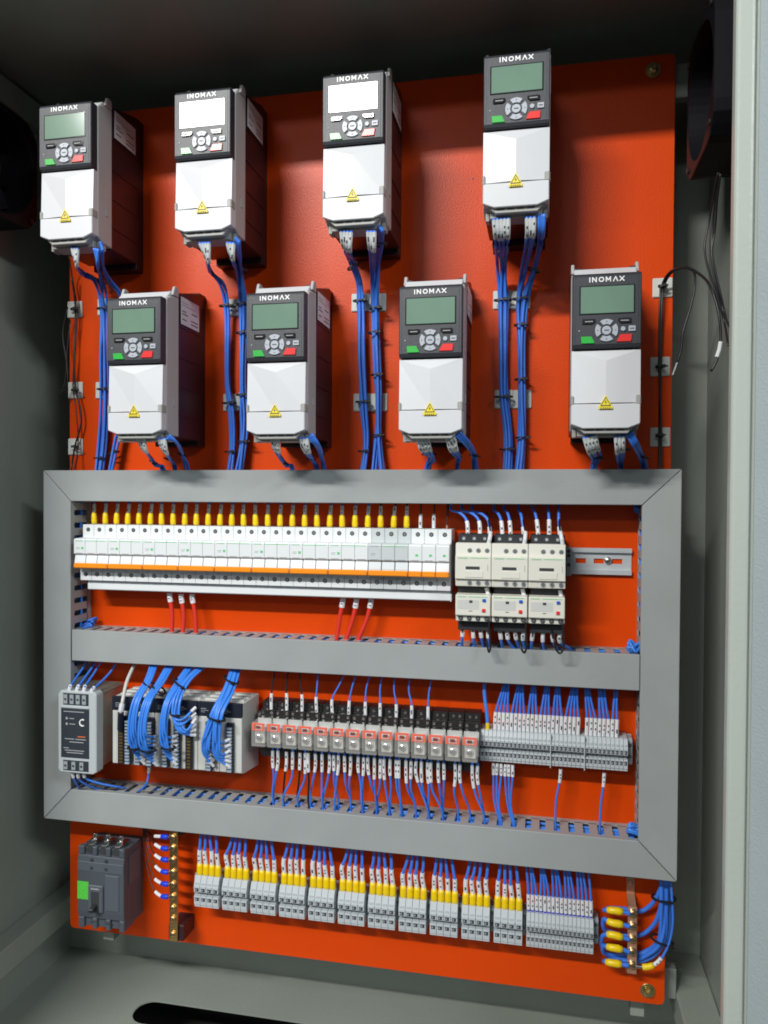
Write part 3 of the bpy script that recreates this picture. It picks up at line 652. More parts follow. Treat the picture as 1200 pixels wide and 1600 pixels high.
for (p, wx, wy, l, tl) in (
    ((-0.6932, -0.0300, 0.3454), .010, .007, 'upper tie on the bundles of the top left drive', .5), ((-0.6929, -0.0160, 0.3042), .011, .006, 'tie on the top left bundles at the upper mount', 0),
    ((-0.6941, -0.0140, 0.1753), .011, .006, 'tie on the top left bundles beside the lower left drive', 0), ((-0.6998, -0.0140, 0.0640), .011, .006, 'lowest tie on the top left bundles', 0),
    ((-0.6776, -0.0150, 0.0721), .009, .006, 'tie where a bundle comes out below the lower left drive', -.3),
    ((-0.4835, -0.0160, 0.2989), .010, .006, 'tie on the left bundle of the second top drive at its upper mount', 0), ((-0.4797, -0.0140, 0.1485), .010, .006, 'tie on the left bundle of the second top drive at its lower mount', 0),
    ((-0.4752, -0.0140, 0.0728), .010, .006, 'lowest tie on the left bundle of the second top drive', 0),
    ((-0.4486, -0.0450, 0.3419), .010, .008, 'highest tie on the right bundles of the second top drive', 0), ((-0.4553, -0.0180, 0.2991), .009, .007, 'tie on the right bundles of the second top drive beside the upper mount', 0), ((-0.4570, -0.0160, 0.2563), .009, .007, 'second middle tie on the right bundles of the second top drive', 0),
    ((-0.4567, -0.0160, 0.1606), .009, .007, 'tie on the right bundles of the second top drive at the lower mount', 0), ((-0.4554, -0.0160, 0.0884), .009, .007, 'lowest tie on the right bundles of the second top drive', 0),
    ((-0.2724, -0.0480, 0.3390), .009, .006, 'highest tie on the left bundle of the third top drive', -.5), ((-0.2707, -0.0140, 0.2974), .0095, .006, 'tie on the left bundle of the third top drive at the upper mount', 0), ((-0.2659, -0.0140, 0.1462), .0095, .006, 'tie on the left bundle of the third top drive at the lower mount', 0), ((-0.2635, -0.0140, 0.0723), .008, .006, 'lowest tie on the left bundle of the third top drive', 0),
    ((-0.2224, -0.1000, 0.3497), .008, .006, 'tie high on the right bundle of the third top drive', 0), ((-0.2464, -0.0170, 0.2842), .0085, .007, 'tie on the right bundles of the third top drive at the upper mount', 0), ((-0.2481, -0.0170, 0.2482), .0085, .007, 'second middle tie on the right bundles of the third top drive', 0),
    ((-0.2431, -0.0160, 0.1855), .0085, .007, 'tie on the right bundles of the third top drive above the lower mount', 0), ((-0.2416, -0.0160, 0.0959), .0085, .007, 'lowest tie on the right bundles of the third top drive', 0),
    ((-0.0589, -0.0600, 0.3421), .010, .006, 'highest tie on the left bundle of the top right drive', 0), ((-0.0590, -0.0140, 0.2886), .011, .006, 'tie on the left bundle of the top right drive at the upper mount', 0), ((-0.0570, -0.0140, 0.1494), .011, .006, 'tie on the left bundle of the top right drive at the lower mount', 0), ((-0.0508, -0.0140, 0.0736), .010, .006, 'lowest tie on the left bundle of the top right drive', 0),
    ((-0.0193, -0.0900, 0.3397), .008, .006, 'highest tie on the middle bundle of the top right drive', 0), ((-0.0173, -0.0400, 0.3219), .009, .006, 'tie on the slanting right bundle of the top right drive', .4), ((-0.0344, -0.0180, 0.2882), .009, .006, 'tie on the right bundles of the top right drive at the upper mount', 0), ((-0.0332, -0.0170, 0.2510), .0085, .007, 'second middle tie on the right bundles of the top right drive', 0),
    ((-0.0316, -0.0160, 0.1734), .0085, .007, 'tie on the right bundles of the top right drive above the lower mount', 0), ((-0.0300, -0.0160, 0.0899), .0085, .007, 'lowest tie on the right bundles of the top right drive', 0),
    ((-0.5800, -0.0650, 0.0548), .006, .005, 'tie on the left bundle of the lower left drive', .5), ((-0.5480, -0.0800, 0.0587), .006, .005, 'tie on the middle bundle of the lower left drive', .2), ((-0.5313, -0.0700, 0.0659), .006, .005, 'tie on the right bundle of the lower left drive', .3),
    ((-0.3718, -0.0650, 0.0540), .006, .005, 'tie on the left bundle of the second lower drive', .5), ((-0.3262, -0.0800, 0.0576), .006, .005, 'tie on the middle bundle of the second lower drive', .2), ((-0.3149, -0.0700, 0.0664), .006, .005, 'tie on the right bundle of the second lower drive', .3),
    ((-0.1560, -0.0850, 0.0627), .0075, .005, 'tie on the left bundle of the third lower drive', 0), ((-0.1167, -0.0800, 0.0610), .006, .005, 'tie on the middle bundle of the third lower drive', .2), ((-0.0938, -0.0700, 0.0614), .006, .005, 'tie on the right bundle of the third lower drive', .2),
    ((0.0683, -0.0800, 0.0565), .0075, .005, 'tie on the left bundle of the lower right drive', 0), ((0.0998, -0.1000, 0.0661), .006, .005, 'tie on the middle bundle of the lower right drive', 0), ((0.1272, -0.0700, 0.0585), .006, .005, 'tie on the right bundle of the lower right drive', .3)):
    tie(p, wx, wy, 'black cable ' + l, tilt=tl)

# ---------------------------------------------------------------- DIN rails
def rail(x0, x1, zc, label):
    t = thing('din_rail', label, 'mounting rail', (x0, 0, zc), 'slotted steel mounting rails')
    L = x1 - x0; prof = MB()
    # hat profile, its web pierced by slots
    n = int((L - .01) / .025)
    mb = MB().box(0, L, -.0022, -.0008, .0035, .0125, 'galvanised').box(0, L, -.0022, -.0008, -.0125, -.0035, 'galvanised')
    x = 0
    for k in range(n):
        s0 = .009 + k * .025; mb.box(x, s0, -.0022, -.0008, -.0035, .0035, 'galvanised'); x = s0 + .014
    mb.box(x, L, -.0022, -.0008, -.0035, .0035, 'galvanised')
    part('web', mb, t)
    for s in (-1, 1):
        a, b = sorted((s * .0125, s * .0138)); part('side', box(0, L, -.0075, -.0008, a, b, 'galvanised'), t)
        a, b = sorted((s * .0138, s * .0190)); part('lip', box(0, L, -.0075, -.0063, a, b, 'galvanised'), t, .0003)
    return t
rail(-.712, .1236, -.0862, 'upper steel rail behind the breakers, bare at its right end')
rail(-.655, .1255, -.349, 'middle steel rail behind the relays')
rail(-.527, .0800, -.607, 'lower steel rail behind the four-way terminal groups')
t = thing('rail_screw', 'bright screw holding the bare end of the upper rail', 'screw', (0.0913, -.0022, -0.0850))
part('screw_head', MB().cyl((0, 0, 0), .0050, 0, -.003, 'steel_bright', n=16, dome=-.0015), t, .0003, True)
part('cross_slot', MB().box(-.003, .003, -.0048, -.0042, -.0004, .0004, 'hole_dark'), t)

# ---------------------------------------------------------------- miniature breakers
PP_ = .01950; MX = -.7122
def make_breaker(n, body, x):
    t = link('circuit_breaker', None)
    for k in range(n):
        a = k * PP_ + .00018; b = (k + 1) * PP_ - .00018
        mb = MB().prism_yz([(-.006, -.1297), (-.0525, -.1297), (-.0525, -.1105), (-.064, -.1095), (-.0655, -.0885), (-.070, -.0865), (-.070, -.0650), (-.068, -.0632), (-.046, -.0622), (-.046, -.0422), (-.006, -.0422)], a, b, body)
        p = part('pole_body', mb, t, .0006)
        for z, yq in ((-.0500, -.0462), (-.1200, -.0527)):
            part('screw_hole', MB().cyl((a + .0096, yq, z), .0033, .0008, 0, 'hole_dark', n=14).cyl((a + .0096, yq - .0001, z), .0021, .0004, -.0001, 'screw_metal', n=10), p)
        tg = MB().prism_yz([(-.0645, -.0900), (-.0665, -.0888), (-.0690, -.0990), (-.0698, -.1060), (-.064, -.1060)], a + .0004, b - .0004, body)
        part('toggle', tg, p, .0005)
        if n == 1: part('green_mark', box(a + .010, a + .0140, -.0703, -.0699, -.0800, -.0768, 'print_green'), p)
        part('toggle_print', box(a + .004, b - .004, -.0703, -.0699, -.0860, -.0852, 'print_grey'), p)
        if n > 1: continue
        part('tie_bar', MB().box(a + .0002, b - .0002, -.0722, -.064, -.1090, -.1010, 'toggle_orange'), p, .0012)
    if n == 3:
        part('tie_bar', MB().box(.0006, 3 * PP_ - .0006, -.0722, -.064, -.1090, -.1010, 'toggle_orange'), t, .0014)
        part('green_line', box(.020, 3 * PP_ - .003, -.0703, -.0699, -.0668, -.0660, 'print_green'), t)
        text('Schneider', .0034, 'print_green' if body == 'breaker_white' else 'print_grey', t, (.0025, -.0703, -.0674))
        if body == 'breaker_white':
            part('green_mark', box(.0133, .0170, -.0703, -.0699, -.0795, -.0760, 'print_green'), t)
        part('grey_print', box(.0045, .0110, -.0703, -.0699, -.0775, -.0768, 'print_grey').box(.0045, .0100, -.0703, -.0699, -.0795, -.0789, 'print_grey'), t)
    t.location = (x, 0, 0); return t
b3 = make_breaker(3, 'breaker_white', MX)
for k in range(9):
    o = b3 if k == 0 else (copy_tree(b3) if k < 8 else make_breaker(3, 'breaker_grey', 0))
    o.location = (MX + 3 * k * PP_, 0, 0)
    tag(o, ('white three-pole breaker with green mark, %s from the left end' % nth(k + 1)) if k < 8 else 'greyish three-pole breaker without green mark, next to the single breakers', 'circuit breaker', 'three-pole breakers on the upper rail')
xs1 = MX + 27 * PP_
b1 = make_breaker(1, 'breaker_white', xs1)
NS = 3
for k in range(NS):
    o = b1 if k == 0 else copy_tree(b1); o.location = (xs1 + k * PP_, 0, 0)
    tag(o, 'white single-pole breaker with its own short orange toggle, %s of the right three' % nth(k + 1), 'circuit breaker', 'single breakers at the right of the row')
t = thing('comb_busbar', 'long white comb busbar along the underside of the breakers', 'busbar', (MX + .008, 0, -.139))
part('strip', box(0, 30 * PP_ - .009, -.0455, -.020, -.0058, .0088, 'breaker_white'), t, .0012)
part('end_cap', box(30 * PP_ - .009, 30 * PP_ - .007, -.0505, -.0195, -.0062, .0049, 'breaker_white'), t, .0006)

# wires onto the breakers
for k in range(27):
    cx = MX + (k + .5) * PP_
    y = -.029; jx = random.uniform(-.001, .001)
    if k < 27:
        pts = [(cx, y, -.0425), (cx + jx * .5, y, -.030), (cx + jx * 1.5, y + .002, -.015), (cx + jx * 3, y + .006, .004), (cx + jx * 4, y + .008, .012)]
        mt = 'black_wire' if k > 23 else 'blue_wire'
        wire('%s wire with yellow boot on the breaker row, %s boot from the left' % ('black' if k > 23 else 'dark', nth(k + 1)), 'wires with yellow boots above the breakers', pts, .0021, mt,
             [('crimp_boot', .001, .0185, .0042, 'boot_yellow', False), ('marker_sleeve', .0185, .0330, .0027, 'sleeve_grey', True)])
for k in range(3):
    cx = MX + (27 + k + .5) * PP_ + .001
    pts = [(cx, -.029, -.0425), (cx, -.029, -.032), (cx + .0005, -.028, -.012), (cx + random.uniform(-.002, .002), -.022, .010)]
    jk = [('marker_sleeve', .001, .0215, .0026, 'sleeve_white', True)] if k < 2 else [('ferrule', .0, .006, .0018, 'copper', False)]
    wire('thin brown wire onto the %s single breaker from the right' % nth(3 - k), 'thin wires on the single breakers', pts, .0014 if k < 2 else .0019, 'brown_wire', jk)
for grp, nm, ps in ((0, 'left', [(-0.5714, -0.0300, -0.1498), (-0.5670, -0.0300, -0.1818), (-0.5680, -0.0300, -0.2120)]), (1, 'left', [(-0.5519, -0.0300, -0.1512), (-0.5475, -0.0300, -0.1831), (-0.5496, -0.0300, -0.2132)]), (2, 'left', [(-0.5336, -0.0300, -0.1506), (-0.5282, -0.0300, -0.1824), (-0.5271, -0.0300, -0.2123)]),
                    (3, 'right', [(-0.2909, -0.0300, -0.1489), (-0.2957, -0.0300, -0.1768), (-0.3005, -0.0300, -0.2087)]), (4, 'right', [(-0.2703, -0.0300, -0.1492), (-0.2760, -0.0300, -0.1790), (-0.2857, -0.0300, -0.2090)]), (5, 'right', [(-0.2478, -0.0300, -0.1485), (-0.2545, -0.0300, -0.1782), (-0.2670, -0.0300, -0.2082)])):
    pts = [Vector(ps[0]) + Vector((0, 0, .012))] + [Vector(p) for p in ps] + [Vector(ps[-1]) + Vector((-.002, .0, -.012))]
    wire('red wire below the breakers, %s of the %s three' % (nth(grp % 3 + 1), nm), 'red wires below the breakers', pts, .0034, 'red_wire', [('marker_sleeve', .010, .0245, .0041, 'sleeve_white', True)], n=10, cat='power wire', name='power_wire')

# ---------------------------------------------------------------- contactors and overload relays
CX0, CPW = -.1170, .0493
def make_contactor():
    t = link('contactor', None); w = CPW - .0006
    part('base_body', box(.0010, w - .0008, -.055, -.0078, -.116, -.051, 'contactor_dark'), t, .0008)
    tb = part('terminal_cover', box(.002, w - .0005, -.068, -.030, -.0590, -.0470, 'contactor_dark'), t, .0010)
    for k in range(3): part('terminal_well', MB().cyl((.0095 + k * .0145, -.0682, -.053), .0038, 0, -.0002, 'hole_dark', n=12).cyl((.0095 + k * .0145, -.0683, -.0535), .0022, 0, -.0003, 'print_grey', n=8), tb)
    f = MB().prism_yz([(-.050, -.1185), (-.084, -.1185), (-.086, -.1085), (-.090, -.1080), (-.090, -.0765), (-.086, -.0755), (-.084, -.0590), (-.050, -.0590)], .0, w, 'contactor_cream')
    f = part('front_body', f, t, .0008)
    for z in (-.0690, -.1130):
        for k in range(3): part('screw', MB().cyl((.0195 + k * .0118, -.0852, z), .0034, .001, -.0006, 'terminal_edge', n=14).cyl((.0195 + k * .0118, -.0860, z), .0024, 0, -.0003, 'screw_metal', n=10), f)
    part('window', box(.0145, .0335, -.0904, -.0895, -.0945, -.0905, 'hole_dark'), f)
    part('name_tag', box(.0140, .0380, -.0908, -.0898, -.1055, -.0965, 'contactor_cream'), f, .0003)
    part('green_line', box(.020, w - .004, -.0904, -.0898, -.0793, -.0786, 'print_green'), f)
    text('Schneider', .0034, 'print_green', f, (.004, -.0905, -.0800))
    part('side_print', box(.0440, .0447, -.0904, -.0898, -.0960, -.0880, 'print_grey').box(.036, .037, -.0904, -.0898, -.1035, -.1020, 'ink'), f)
    return t
def make_overload():
    t = link('overload_relay', None); w = CPW - .0010
    part('base_body', box(.002, w - .002, -.068, -.0200, -.1815, -.1190, 'contactor_dark'), t, .0008)
    f = MB().prism_yz([(-.050, -.1668), (-.082, -.1668), (-.083, -.1590), (-.0885, -.1580), (-.0885, -.1298), (-.050, -.1290)], .0006, w, 'contactor_cream'); f = part('front_body', f, t, .0008)
    for k in range(4): part('screw', MB().cyl((.0075 + k * .0118, -.0826, -.1625), .0033, .001, -.0006, 'hole_dark', n=14).cyl((.0075 + k * .0118, -.0834, -.1625), .0020, 0, -.0003, 'screw_metal', n=8), f)
    part('reset_button', box(.0375, .0420, -.0905, -.0880, -.1385, -.1345, 'key_blue'), f, .0004)
    part('stop_button', box(.0370, .0415, -.0905, -.0880, -.1525, -.1480, 'key_red'), f, .0004)
    part('setting_dial', box(.0195, .0240, -.0889, -.0880, -.1405, -.1370, 'hole_dark'), f)
    part('dial_plate', box(.0035, .0330, -.0887, -.0878, -.1495, -.1365, 'plc_cream'), f, .0002)
    part('green_line', box(.019, w - .004, -.0889, -.0880, -.1325, -.1318, 'print_green').box(.019, .024, -.0889, -.0880, -.1520, -.1512, 'ink'), f)
    text('Schneider', .0030, 'print_green', f, (.0035, -.0890, -.1330))
    return t
cp, op = make_contactor(), make_overload()
ORD = ['left', 'middle', 'right']
for k in range(3):
    a = cp if k == 0 else copy_tree(cp); b = op if k == 0 else copy_tree(op)
    a.location = (CX0 + k * CPW, 0, 0); b.location = (CX0 + k * CPW, 0, 0)
    tag(a, 'cream contactor with black terminal cover, the %s of the three' % ORD[k], 'contactor', 'contactors on the upper rail')
    tag(b, 'cream overload relay with blue and red buttons, under the %s contactor' % ORD[k], 'overload relay', 'overload relays under the contactors')
t = thing('end_stop', 'grey rail end stop touching the right contactor', 'rail end stop', (.0325, 0, -.0862), 'grey end stops on the rails')
part('body', box(0, .0075, -.030, -.0078, -.020, .021, 'terminal_edge'), t, .001)
for z in (-.004, .009, .015): part('screw', MB().cyl((.0037, -.0302, z), .0026, 0, -.0003, 'hole_dark', n=12), t)
# contactor wires
tops = [(-0.1035, -0.0520, -0.0531), (-0.0864, -0.0520, -0.0529), (-0.0729, -0.0520, -0.0616), (-0.0552, -0.0520, -0.0524), (-0.0437, -0.0520, -0.0522), (-0.0242, -0.0520, -0.0608), (-0.0060, -0.0520, -0.0498), (0.0088, -0.0520, -0.0496), (0.0244, -0.0520, -0.0599)]
mids = [(-0.1062, -0.0450, -0.0289), (-0.0890, -0.0450, -0.0287), (-0.0754, -0.0450, -0.0295), (-0.0575, -0.0450, -0.0293), (-0.0460, -0.0450, -0.0273), (-0.0282, -0.0450, -0.0298), (-0.0080, -0.0450, -0.0296), (0.0086, -0.0450, -0.0285), (0.0217, -0.0450, -0.0275)]
ends = [(-0.1300, -0.0300, -0.0138), (-0.1142, -0.0300, -0.0146), (-0.0995, -0.0300, -0.0154), (-0.0684, -0.0300, -0.0142), (-0.0539, -0.0300, -0.0132), (-0.0341, -0.0300, -0.0130), (-0.0145, -0.0300, -0.0110), (0.0068, -0.0300, -0.0099), (0.0218, -0.0300, -0.0098)]
for k in range(9):
    a, b, c = Vector(tops[k]), Vector(mids[k]), Vector(ends[k])
    wire('blue wire with white sleeve onto the %s contactor, %s of its three' % (ORD[k // 3], nth(k % 3 + 1)), 'blue wires above the contactors', [a + Vector((0, 0, -.010)), a, b, b * .6 + c * .4 + Vector((0, 0, .004)), c, c + Vector((0, .005, .012))], .0021, 'blue_wire',
         [('marker_sleeve', .004, .034, .0030, 'sleeve_white', True)], n=8)
for k, ps in enumerate(([(-0.0703, -0.0800, -0.0495), (-0.0728, -0.0800, -0.0601), (-0.0691, -0.0700, -0.0544), (-0.0784, -0.0300, -0.0170)], [(-0.0229, -0.0800, -0.0488), (-0.0245, -0.0800, -0.0592), (-0.0230, -0.0700, -0.0528), (-0.0296, -0.0300, -0.0184)], [(0.0245, -0.0800, -0.0481), (0.0263, -0.0800, -0.0584), (0.0248, -0.0700, -0.0520), (0.0227, -0.0300, -0.0161)])):
    wire('thin black wire with a white sleeve at the right of the %s contactor top' % ORD[k], 'black sensor wires at the contactors', [ps[1], ps[0], Vector(ps[0]) + Vector((-.002, .02, .012)), ps[3]], .0012, 'black_wire', [('marker_sleeve', .0, .019, .0028, 'sleeve_white', False)])
bt = (724,738,750,763, 779,792,806,820, 833,849,864,877)
for k, (s, m_, e) in enumerate(zip([(-0.1082, -0.0600, -0.1699), (-0.0947, -0.0600, -0.1712), (-0.0849, -0.0600, -0.1709), (-0.0733, -0.0600, -0.1704), (-0.0582, -0.0600, -0.1716), (-0.0476, -0.0600, -0.1712), (-0.0371, -0.0600, -0.1717), (-0.0240, -0.0600, -0.1721), (-0.0109, -0.0600, -0.1716), (0.0021, -0.0600, -0.1729), (0.0133, -0.0600, -0.1724), (0.0261, -0.0600, -0.1737)],
        [(-0.1100, -0.0580, -0.1975), (-0.0938, -0.0580, -0.1968), (-0.0831, -0.0580, -0.1918), (-0.0732, -0.0580, -0.1959), (-0.0555, -0.0580, -0.1951), (-0.0458, -0.0580, -0.1947), (-0.0352, -0.0580, -0.1907), (-0.0256, -0.0580, -0.1939), (-0.0134, -0.0580, -0.1951), (0.0014, -0.0580, -0.1945), (0.0152, -0.0580, -0.1921), (0.0238, -0.0580, -0.1935)],
        [(-0.1117, -0.0400, -0.2145), (-0.0916, -0.0400, -0.2146), (-0.0807, -0.0400, -0.2122), (-0.0725, -0.0400, -0.2155), (-0.0536, -0.0400, -0.2146), (-0.0357, -0.0400, -0.2147), (-0.0303, -0.0400, -0.2118), (-0.0214, -0.0400, -0.2150), (-0.0143, -0.0400, -0.2147), (0.0042, -0.0400, -0.2156), (0.0226, -0.0400, -0.2130), (0.0400, -0.0400, -0.2086)])):
    s, m_, e = Vector(s), Vector(m_), Vector(e)
    wire('blue wire with white sleeve leaving the %s overload relay, %s of its four' % (ORD[k // 4], nth(k % 4 + 1)), 'blue wires below the overload relays', [s + Vector((0, .004, .010)), s, m_, e, e + Vector((0, .006, -.016))], .0021, 'blue_wire', [('marker_sleeve', .008, .033, .0030, 'sleeve_white', True)], n=8)
for k, ps in enumerate(([(-0.0707, -0.0860, -0.1610), (-0.0697, -0.0860, -0.1820), (-0.0686, -0.0860, -0.2030), (-0.0703, -0.0860, -0.2074), (-0.0750, -0.0700, -0.1938)], [(-0.0217, -0.0880, -0.1607), (-0.0207, -0.0880, -0.1840), (-0.0205, -0.0880, -0.2004), (-0.0230, -0.0880, -0.2057), (-0.0273, -0.0880, -0.1990), (-0.0297, -0.0700, -0.1831)], [(0.0271, -0.0880, -0.1605), (0.0290, -0.0880, -0.1862), (0.0282, -0.0880, -0.1982), (0.0241, -0.0880, -0.2044), (0.0191, -0.0880, -0.1995), (0.0164, -0.0880, -0.1867), (0.0132, -0.0700, -0.1769)])):
    wire('black wire looping down in front of the duct from the %s overload relay' % ORD[k], 'black loops below the overload relays', ps, .0014, 'black_wire')
for k, ps in enumerate(([(-0.0729, -0.0700, -0.1316), (-0.0756, -0.0700, -0.1210)], [(-0.0241, -0.0700, -0.1318), (-0.0268, -0.0700, -0.1205)], [(0.0255, -0.0700, -0.1320), (0.0237, -0.0700, -0.1216)])):
    wire('short white-sleeved wire between the %s contactor and its overload relay' % ORD[k], 'short sleeved wires between contactors and overload relays', [Vector(ps[0]), Vector(ps[1])], .0014, 'black_wire', [('marker_sleeve', .0, .011, .0028, 'sleeve_white', False)])

# ---------------------------------------------------------------- power supply
t = thing('power_supply', 'pale grey power supply with dark label and metal sides, left end of the middle row', 'power supply', (-.7264, 0, -.422))
def L3(mb, name, par, bev=0, **k): return part(name, mb, par, bev, loc=(0, 0, .422) if par is t else None, **k)
w = .0652
body = L3(box(.003, w - .002, -.070, -.0078, -.4150, -.2990, 'psu_metal'), 'metal_case', t, .001)
for k in range(12): L3(box(.006, w - .005, -.066 + k * .0048, -.0634 + k * .0048, -.2992, -.2975, 'psu_metal'), 'vent_bar', body)
for k in range(12):
    L3(box(w - .0022, w - .0008, -.066 + k * .0048, -.0634 + k * .0048, -.3045, -.2990, 'psu_metal'), 'vent_bar', body)
fr = MB().prism_xz([(.004, -.4215), (.0, -.417), (0, -.301), (.004, -.2955), (w - .004, -.2955), (w, -.300), (w, -.418), (w - .006, -.4215)], -.089, -.070, 'psu_grey')
fr = L3(fr, 'front_frame', t, .0012)
lb = L3(box(.0055, w - .012, -.0897, -.0885, -.3980, -.3225, 'psu_label'), 'label_panel', fr, .0003)
L3(box(.005, w - .012, -.0905, -.0885, -.3215, -.3190, 'psu_grey'), 'ridge', fr, .0004)
for nm, z0, z1, n in (('upper_terminals', -.3170, -.2990, 4), ('lower_terminals', -.4180, -.4020, 3)):
    b = L3(box(.009, w - .013, -.0893, -.0885, z0, z1, 'psu_label'), nm, fr)
    for k in range(n):
        x = .0135 + k * (.0105 if n == 4 else .0135)
        L3(MB().box(x - .0032, x + .0032, -.0905, -.0892, z0 + .002, z1 - .002, 'terminal_edge').cyl((x, -.0906, (z0 + z1) / 2), .0020, 0, -.0004, 'screw_metal', n=8), 'clamp', b)
pr = MB()
for (x0, x1, z) in ((.010, .045, -.3270), (.020, .028, -.3375), (.020, .030, -.3460), (.012, .028, -.3690), (.030, .048, -.3690), (.020, .044, -.3735), (.010, .019, -.3830), (.012, .045, -.3865), (.015, .043, -.3900)):
    pr.box(x0, x1, -.0899, -.0896, z - .0006, z + .0006, 'print_grey')
pr.box(.034, .047, -.0899, -.0896, -.3655, -.3640, 'print_orange')
L3(pr, 'label_print', fr)
L3(MB().cyl((.0155, -.0897, -.3375), .0020, 0, -.0003, 'print_grey', n=12).cyl((.0155, -.0897, -.3460), .0020, 0, -.0003, 'print_grey', n=12), 'indicator', fr)
arc = [(.0425 + .0048 * math.cos(R(a)), -.0900, -.3430 + .0048 * math.sin(R(a))) for a in range(60, 320, 20)]
L3(MB().tube(arc, .0011, 'print_white', 5), 'round_emblem', fr)
for k, (s, e) in enumerate(zip([(-0.7112, -0.0850, -0.3071), (-0.6980, -0.0850, -0.3064), (-0.6860, -0.0850, -0.3057), (-0.6730, -0.0850, -0.3069)], [(-0.7163, -0.0350, -0.2686), (-0.7004, -0.0350, -0.2678), (-0.6936, -0.0350, -0.2716), (-0.6677, -0.0350, -0.2733)])):
    s, e = Vector(s), Vector(e)
    wire('blue wire into the top of the power supply, %s from the left' % nth(k + 1), 'blue wires on top of the power supply', [s, s + Vector((.002, 0, .015)), s * .6 + e * .4 + Vector((0, -.006, .004)), e, e + Vector((.004, .006, .012))], .0019, 'blue_wire', [('marker_sleeve', .0, .021, .0028, 'sleeve_white', False)])
for k, (s, m_, e) in enumerate(zip([(-0.7078, -0.0820, -0.4206), (-0.6979, -0.0820, -0.4199), (-0.6881, -0.0820, -0.4191)], [(-0.7081, -0.0750, -0.4370), (-0.6992, -0.0750, -0.4363), (-0.6882, -0.0750, -0.4335)], [(-0.7123, -0.0500, -0.4626), (-0.6865, -0.0500, -0.4585), (-0.6509, -0.0500, -0.4525)])):
    wire('blue wire out of the bottom of the power supply, %s from the left' % nth(k + 1), 'blue wires below the power supply', [s, m_, Vector(m_) * .5 + Vector(e) * .5 + Vector((0, 0, -.002)), e, Vector(e) + Vector((.008, .012, -.006))], .0017, 'blue_wire', [('marker_sleeve', .0, .013, .0027, 'sleeve_white', False)])

# ---------------------------------------------------------------- controller modules
MW = .0350; MX0 = -.6405
def module(k, kind, label):
    t = thing('controller_module', label, 'controller module', (MX0 + k * MW, 0, -.4045), 'controller modules')
    def q(mb, nm, par=t, bev=0.0): return part(nm, mb, par, bev, loc=(0, 0, .4045) if par is t else None)
    b = q(MB().prism_yz([(-.010, -.4150), (-.070, -.4080), (-.079, -.4045), (-.079, -.3240), (-.074, -.3230), (-.074, -.3030), (-.010, -.3030)], .0003, MW - .0003, 'plc_cream'), 'case', t, .0008)
    f = q(box(.0004, MW - .0004, -.0805, -.0742, -.3225, -.3022, 'plc_dark'), 'display_band', b, .0006)
    q(MB().box(.006, .014, -.0808, -.0804, -.312, -.3112, 'print_grey').box(.006, .018, -.0808, -.0804, -.3145, -.3139, 'print_grey').box(.006, .012, -.0808, -.0804, -.3170, -.3164, 'print_grey'), 'band_print', b)
    for s in (-.3030,):
        for j in range(3): q(box(.004, MW - .004, -.062 + j * .018, -.054 + j * .018, -.3031, -.3012, 'plc_cream'), 'top_vent', b)
    def strip(x, gold):
        st = q(box(x - .0055, x + .0055, -.0845, -.0790, -.4030, -.3300, 'plc_dark'), 'connector', t, .0006)
        for j in range(14):
            z = -.3350 - j * .0048
            if gold: q(box(x - .0028, x + .0028, -.0851, -.0844, z - .0036, z - .0012, 'gold_pin'), 'pin', st)
            else: q(box(x - .0030, x + .0040, -.0885, -.0844, z - .0036, z - .0010, 'plug_grey'), 'plug', st)
    for x, gd in kind: strip(x, gd)
    return t
module(0, [(.0175, True), (.0290, False)], 'cream controller module at the left end, with grey cable plugged in')
module(1, [(.0110, False), (.0300, False)], 'second controller module, hidden by two thick light blue bundles')
module(2, [(.0200, False)], 'third controller module, one light blue bundle hanging in front')
module(3, [(.0040, False), (.0230, True)], 'fourth controller module with an open gold-pin connector')
module(4, [(.0200, False)], 'fifth controller module, left of the last')
module(5, [(.0180, False)], 'last controller module at the right end, beside the relays')
t = thing('end_stop', 'grey rail end stop between the controller and the relays', 'rail end stop', (-.4250, 0, -.349), 'grey end stops on the rails')
part('body', box(0, .0075, -.030, -.0078, -.020, .021, 'terminal_edge'), t, .001)
